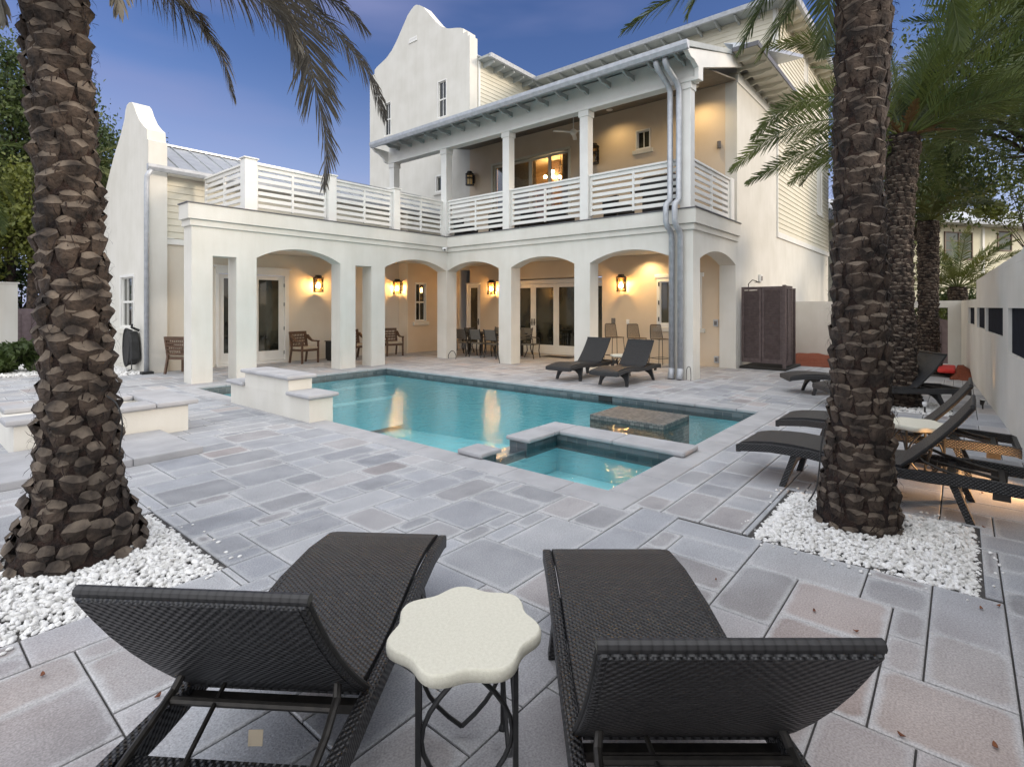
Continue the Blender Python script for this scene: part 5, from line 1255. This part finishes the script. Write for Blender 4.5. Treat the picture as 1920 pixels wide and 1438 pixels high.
def fibres(cl,rad,seed,bw_):
    g=np.random.default_rng(seed+99); cl=np.array(cl,float); rz=np.array(rad); mb=MB(); n=int(700*(cl[-1,2]-cl[0,2])*(.12/bw_)*.6)
    for _ in range(n):
        z=g.uniform(cl[0,2],cl[-1,2]); r=float(np.interp(z,rz[:,0],rz[:,1])); th=g.uniform(0,2*math.pi); x=np.interp(z,cl[:,2],cl[:,0]); y=np.interp(z,cl[:,2],cl[:,1])
        L_=g.uniform(.03,.17); w_=g.uniform(.0012,.004); o1=g.uniform(.0,.02); o2=o1+g.uniform(.01,.045); dz=g.uniform(-1,.6)*L_; dt=g.normal(0,.15)
        p=lambda t,o,zz:(x+(r+o)*math.cos(t),y+(r+o)*math.sin(t),zz)
        mb.add([p(th-w_/r,o1,z),p(th+w_/r,o1,z),p(th+dt*.5+w_/r,(o1+o2)/2+.01,z+dz*.5),p(th+dt*.5-w_/r,(o1+o2)/2+.01,z+dz*.5),p(th+dt,o2,z+dz)],[(0,1,2,3),(3,2,4)])
    return mb
def merge(list_):
    V=[];F=[];o=0
    for v,f in list_: V.append(v); F.append(f+o); o+=len(v)
    return np.concatenate(V),np.concatenate(F)
def palm(lab,cl,rad,bw_,bh,lip,seed,special=[],nrand=16,crownz=None,L=2.4,erange=(.35,1.35),bend=1.3,mat='frond_green',leafL=.38,pairs=60,azs=None,width=.024,droop=.5,rmin=.0,cutf=.2):
    base=cl[0]; t=thing('palm_tree',lab,'palm tree',(base[0],base[1],0))
    core,boots,cuts=trunk_geo(cl,rad,bw_,bh,lip,seed,cutf,cutf/.3)
    tr=obj('trunk',core,'trunk_fibre',t,True); obj('leaf_bases',boots,'boot_bark',tr,False)
    fb=fibres(cl,rad,seed,bw_); fb_=obj('fibres',fb,'trunk_fibre',tr); fb_['kind']='stuff'; cf_=obj('cut_faces',cuts,'boot_cut',tr); cf_['kind']='stuff'
    g=np.random.default_rng(seed+5); top=cl[-1]
    off=np.array([base[0],base[1],0.])
    for i,sp in enumerate(special):
        m_=sp.get('mat',mat)
        v,f=frond_geo(sp['path'],sp.get('L',leafL),sp.get('pairs',80),sp.get('droop',.9),sp.get('start',.2),sp.get('width',.022),seed*31+i,sp.get('rr',.02),sp.get('lift',.1),sp.get('roll',0.))
        link('frond',npmesh('frond',v-off,f,m_),t)
    for i in range(nrand):
        fr=(i+.5)/nrand; e0=erange[1]-(erange[1]-erange[0])*fr
        az=(azs[i%len(azs)]+g.normal(0,.15)) if azs else i*2.39996+g.normal(0,.12)
        v,f=frond_geo(rand_frond_path((top[0],top[1],top[2]-.05),az,e0,L*g.uniform(.85,1.1),bend*g.uniform(.8,1.15),g),leafL,pairs,droop*.5,.16,width*.8,seed*77+i,.02,.25,g.uniform(-.7,.7))
        link('frond',npmesh('frond',v-off,f,mat),t)
    return t
def cp(px,py,Z): return cw((px-960)/1007*Z,Z,EYE+(575.5-py)/1007*Z)
# near left palm
c0=cw(-2.83,3.50); 
cl=[(c0[0],c0[1],0),*[cw(X,3.5,z) for X,z in ((-2.82,.5),(-2.83,1.2),(-2.87,2.0),(-2.92,2.8),(-2.98,3.6),(-3.05,4.4),(-3.08,5.1))]]
crown=cl[-1]; top=cw(-3.05,3.5,5.1)
sp=[dict(path=[top,cp(330,-300,3.9),cp(480,-70,4.3),cp(560,55,4.6),cp(592,165,4.8),cp(612,270,4.9),cp(606,350,4.9)],L=.46,pairs=190,droop=.35,mat='frond_grey',width=.017,start=.2),
    dict(path=[top,cp(240,-220,3.7),cp(330,-10,3.95),cp(385,55,4.05),cp(418,110,4.1),cp(438,185,4.1)],L=.27,pairs=130,droop=.9,mat='frond_grey',width=.013,start=.3),
    dict(path=[top,cp(330,-240,4.1),cp(520,-40,4.8),cp(600,32,5.1),cp(660,95,5.3),cp(700,155,5.4),cp(722,225,5.5)],L=.30,pairs=150,droop=.9,mat='frond_grey',width=.013,start=.3),
    dict(path=[top,cp(380,-330,4.3),cp(520,-110,4.8),cp(590,-20,5.0),cp(640,10,5.1),cp(690,60,5.2)],L=.36,pairs=130,droop=1.0,mat='frond_grey',width=.014,start=.3),
    dict(path=[top,cp(300,-330,4.2),cp(430,-120,4.6),cp(500,-20,4.7),cp(548,60,4.8),cp(570,130,4.8)],L=.40,pairs=150,droop=.6,mat='frond_grey',width=.014,start=.3),
    dict(path=[top,cp(260,-280,3.8),cp(380,-90,4.1),cp(470,-12,4.3),cp(530,25,4.4),cp(560,90,4.4)],L=.34,pairs=130,droop=.8,mat='frond_grey',width=.013,start=.3),
    dict(path=[top,cp(200,-260,3.6),cp(270,-60,3.8),cp(330,0,3.9),cp(372,30,4.0),cp(392,75,4.0)],L=.26,pairs=110,droop=.9,mat='frond_grey',width=.012,start=.3),
    dict(path=[top,cp(180,-220,3.4),cp(215,-60,3.3),cp(222,22,3.3)],L=.25,pairs=50,droop=.8,mat='frond_grey',start=.4),
    dict(path=[top,cp(20,-220,3.3),cp(-10,-60,3.2),cp(8,40,3.2)],L=.25,pairs=50,droop=.8,mat='frond_grey',start=.4)]
palm('thick palm in the left foreground with rough diamond leaf bases, rising from white gravel',cl,[(0,.385),(.12,.34),(.3,.275),(.6,.222),(1.1,.192),(1.7,.178),(2.4,.163),(3.2,.163),(4.2,.18),(5.1,.18)],.145,.095,.040,3,sp,16,cutf=.30,L=2.3,erange=(.75,1.4),bend=.9)
cable('black wire hanging from the left palm trunk against the fire pit wall',[cp(200,742,3.35),cp(219,757,3.3),cp(229,790,3.28),(cp(227,822,3.3)),cp(224,850,3.35)],.005)
cable('black wire running down the left side of the near right palm to the gravel',[cp(1546,800,3.72),cp(1540,835,3.7),cp(1536,880,3.68),cp(1530,915,3.66),cp(1516,940,3.62)],.005)
# near right palm
cl=[cw(X,3.97,z) for X,z in ((2.55,0),(2.57,.6),(2.575,1.5),(2.56,2.6),(2.60,3.8),(2.62,5.3))]; top=cw(2.62,3.97,5.3)
sp=[dict(path=[top,cp(1490,-330,4.1),cp(1380,-140,4.3),cp(1290,-25,4.4),cp(1225,18,4.4),cp(1166,62,4.4)],L=.34,pairs=120,droop=.25,width=.012,start=.3),
    dict(path=[top,cp(1540,-300,4.2),cp(1480,-110,4.3),cp(1440,-15,4.3),cp(1412,45,4.3),cp(1388,98,4.3)],L=.34,pairs=120,droop=.25,width=.012,start=.3),
    dict(path=[top,cp(1590,-250,4.5),cp(1570,-80,4.7),cp(1552,20,4.8),cp(1540,105,4.8)],L=.34,pairs=120,droop=.25,width=.012,start=.3),
    dict(path=[top,cp(1430,-260,4.5),cp(1345,-70,4.6),cp(1305,-5,4.6),cp(1288,35,4.6)],L=.3,pairs=120,droop=.25,width=.012,start=.3),
    dict(path=[top,cp(1560,-200,4.0),cp(1500,-30,4.1),cp(1465,40,4.1),cp(1425,108,4.1)],L=.34,pairs=120,droop=.25,width=.012,start=.3,mat='frond_olive'),
    dict(path=[top,cp(1700,-250,4.3),cp(1760,-80,4.5),cp(1790,20,4.6),cp(1800,90,4.6)],L=.36,pairs=120,droop=.25,width=.012,start=.3)]
palm('thick palm in the right foreground rising from a square bed of white gravel',cl,[(0,.29),(.1,.275),(.35,.235),(.8,.20),(1.5,.186),(2.4,.160),(3.4,.17),(4.4,.19),(5.3,.17)],.13,.098,.024,8,sp,16,cutf=.17,L=2.3,erange=(.8,1.4),bend=.85)
# thinner palm behind it
az0=math.atan2(-CA,SA)  # direction of camera right
top=(10.78,.72,4.35)
def pd(px,py,Z): return cp(px,py,Z)
sp=[dict(path=[top,pd(1640,205,8.5),pd(1560,180,8.3),pd(1470,205,8.1),pd(1410,262,8.0)],L=.42,pairs=170,droop=.08,start=.1,width=.016,lift=.1,roll=-1.0),
    dict(path=[top,pd(1640,235,8.4),pd(1550,225,8.2),pd(1450,255,8.0),pd(1370,322,7.9)],L=.42,pairs=170,droop=.08,start=.1,width=.016,lift=.1,roll=-1.0),
    dict(path=[top,pd(1650,265,8.6),pd(1560,265,8.5),pd(1480,300,8.4),pd(1400,345,8.3)],L=.38,pairs=150,droop=.08,start=.1,width=.015,lift=.1,roll=-.9),
    dict(path=[top,pd(1660,290,8.7),pd(1600,285,8.8),pd(1530,305,8.8),pd(1480,345,8.8)],L=.36,pairs=120,droop=.1,start=.1,width=.015,roll=-.9),
    dict(path=[top,pd(1660,180,8.8),pd(1600,110,9),pd(1530,80,9),pd(1440,88,9)],L=.42,pairs=130,droop=.15,start=.1,width=.015,mat='frond_olive',roll=-.8),
    *[dict(path=rand_frond_path(top,k*.7,.1+.35*(k%3),.75,.5,np.random.default_rng(k)),L=.16,pairs=24,droop=.2,start=.3,mat='frond_brown',rr=.035,width=.02) for k in range(10)],
    dict(path=[top,pd(1680,150,8.8),pd(1660,60,8.9),pd(1640,-40,9)],L=.42,pairs=120,droop=.15,width=.015,start=.1)]
palm('tall thin palm behind the near right palm, its crown spreading over the house corner',[(10.76,.75,0),(10.72,.78,1.5),(10.74,.78,2.8),top],[(0,.30),(.3,.25),(1.0,.225),(2.0,.20),(3.2,.19),(4.35,.24)],.10,.075,.03,12,sp,38,L=2.9,erange=(.15,1.45),bend=.95,leafL=.42,pairs=110,azs=[az0-.9,az0-.5,az0-.1,az0+.3,az0+.8,az0+1.3,az0+1.9,az0-1.5],width=.018,droop=.15)
c3=cw(10.15,13.1); palm('third palm trunk beyond the thin one, half hidden by the grey lounger backrest',[(c3[0],c3[1],0),(c3[0],c3[1],2.0),(c3[0]-.02,c3[1],3.7)],[(0,.30),(.4,.24),(1.5,.2),(3.7,.22)],.095,.075,.03,15,[],22,L=1.6,erange=(.45,1.3),bend=1.0,leafL=.4,pairs=55,mat='frond_olive',width=.03)
# short cycad like palm beyond the wall
c4=cw(15.1,18.2); palm('small feathery palm standing behind the white wall in front of the yellow house',[(c4[0],c4[1],0),(c4[0],c4[1],1.2),(c4[0],c4[1],2.25)],[(0,.25),(2.25,.27)],.12,.09,.03,19,[],30,L=2.5,erange=(.05,1.35),bend=.8,leafL=.35,pairs=60,mat='frond_olive',width=.03)
# broadleaf trees
def tree(name,lab,cat,base,h,crown,n,leaf=.12,mat='leaf_dark',trunk_r=.16,seed=0,group=None,clumps=40,spread=.55):
    g=np.random.default_rng(seed); t=thing(name,lab,cat,(base[0],base[1],0),0,group)
    cx,cy,cz,rx,ry,rz_=crown
    mb=MB(); mb.tube([(base[0],base[1],-.05),(base[0]+.1*(cx-base[0]),base[1]+.1*(cy-base[1]),h*.35),(base[0]+.5*(cx-base[0]),base[1]+.5*(cy-base[1]),h*.7),(cx,cy,cz)],[trunk_r,trunk_r*.8,trunk_r*.55,trunk_r*.25],8)
    cc=[]
    for k in range(clumps):
        d=g.normal(size=3); d/=np.linalg.norm(d); q=g.uniform(.35,1.)**.6; cc.append((cx+d[0]*rx*q,cy+d[1]*ry*q,cz+d[2]*rz_*q))
    for k in range(0,clumps,3):
        c=cc[k]; s=np.array([base[0]+.5*(cx-base[0]),base[1]+.5*(cy-base[1]),min(h*.7,cz-rz_*.3)])
        mid=(s+np.array(c))/2+np.array([0,0,.12*rz_]); mb.tube([tuple(s),tuple(mid),c],[trunk_r*.4,trunk_r*.22,trunk_r*.06],5)
    obj('trunk',mb,'boot_bark',t,True)
    cc=np.array(cc); ci=g.integers(0,clumps,n); cs=g.uniform(.25,.5,clumps)*spread*min(rx,rz_)*1.6
    p=cc[ci]+g.normal(size=(n,3))*cs[ci][:,None]*.55
    Rm=rotmats(n,g,1.0); s=leaf*g.uniform(.6,1.3,n)
    Q=np.array([(-.5,-.0,0),(0,-.28,.06),(.5,0,0),(0,.28,.06)]); V=np.einsum('nij,vj->nvi',Rm,Q)*s[:,None,None]+p[:,None]-np.array([base[0],base[1],0])
    F=np.arange(n*4).reshape(n,4); link('crown',npmesh('crown',V.reshape(-1,3),F,mat),t); return t
def C3(px,py,Z): return cp(px,py,Z)
b=cw(13.2,11.5); c=cp(1930,150,10.6)
tree('broadleaf_tree','dark spreading tree overhanging the top right corner','tree',b,6,(c[0],c[1],c[2],2.0,2.0,2.6),20000,.09,'leaf_dark',.2,3,clumps=90,spread=.42)
c=cp(1995,150,10.2); palm('palm outside the right edge whose fronds fill the upper right of the photo',[(c[0],c[1],0),(c[0],c[1],3.0),c],[(0,.28),(6,.22)],.12,.10,.03,23,[],34,L=3.0,erange=(-.25,1.4),bend=.9,leafL=.42,pairs=110,width=.02,azs=[az0+2.2,az0+2.6,az0+3.0,az0+3.4,az0+3.8,az0+4.3],droop=.2)
c=cp(1700,330,22); tree('broadleaf_tree','yellow green tree in the gap between the two thin palm trunks','tree',(c[0],c[1]),5,(c[0],c[1],c[2],2.4,2.4,2.2),9000,.2,'leaf_mid',.2,5,clumps=50)
c=cp(1905,365,20); tree('broadleaf_tree','leafy branches before the roof of the yellow house','tree',(c[0]+2,c[1]-1),5,(c[0],c[1],c[2],1.5,1.5,1.0),3500,.14,'leaf_yellow',.06,6,clumps=30)
c=cp(1740,545,21); tree('shrub','low dark shrubs behind the far right doorway wall','shrub',(c[0],c[1]),1.5,(c[0],c[1],1.2,3.0,2.5,1.0),9000,.14,'leaf_mid',.1,7,clumps=50)
c=cp(1835,560,22); tree('shrub','green shrubs under the small feathery palm beyond the wall','shrub',(c[0],c[1]),1.5,(c[0],c[1],1.1,3.0,2.0,1.0),9000,.14,'leaf_dark',.1,8,clumps=50)
# left background
for i,(px,py,Z,rx,rz_,n,mt,lab) in enumerate([(20,220,24,3.0,3.4,16000,'leaf_dark','tall dark evergreen behind the far left wall, left of the palm trunk'),
   (60,400,22,2.0,2.2,10000,'leaf_yellow','yellow green tree low behind the far left wall beside the palm trunk'),(-60,420,23,2.4,2.6,9000,'leaf_mid','tree cut by the left edge of the photo'),
   (225,330,30,2.2,3.2,9000,'leaf_mid','tree between the left palm trunk and the curved white gable'),(120,330,27,3.0,3.4,12000,'leaf_dark','dark tree right behind the left palm trunk')]):
    c=cp(px,py,Z); tree('broadleaf_tree',lab,'tree',(c[0],c[1]),c[2],(c[0],c[1],c[2],rx,rx,rz_),n,.2,mt,.22,20+i,None,clumps=60)
c=cp(60,540,23); tree('hedge','dark hedge behind the far left white wall and brown gate','hedge',(c[0],c[1]+2),2,(c[0],c[1]+3,2.0,5.0,2.0,2.0),22000,.16,'leaf_dark',.1,31,clumps=110)
c=cp(25,120,14); c=cp(-90,120,14); palm('palm with green fronds at the left edge behind the big trunk',[(c[0],c[1],0),(c[0],c[1],3.5),(c[0],c[1],5.5)],[(0,.28),(5.5,.22)],.12,.1,.03,41,[],20,L=2.6,erange=(-.4,1.2),bend=1.0,leafL=.45,pairs=50,width=.035,azs=[az0+2.2,az0+2.8,az0+3.4,az0+4.0,az0+3.1,az0+1.6,az0-1.8])
c=cp(200,245,16); palm('small palm whose tips show between the left trunk and the gable',[(c[0]-.5,c[1]+.3,0),(c[0]-.5,c[1]+.3,3.2),(c[0]-.5,c[1]+.3,5.9)],[(0,.22),(5.9,.18)],.12,.1,.03,43,[],16,L=1.1,erange=(-.9,.9),bend=.5,leafL=.35,pairs=30,mat='frond_olive',width=.03)
# bush by the left wall
c=(2.1,17.4); tree('shrub','dark green shrub in white gravel near the far left wall','shrub',c,.5,(c[0],c[1],.42,.62,.55,.34),3200,.16,'leaf_dark',.03,50,clumps=30)
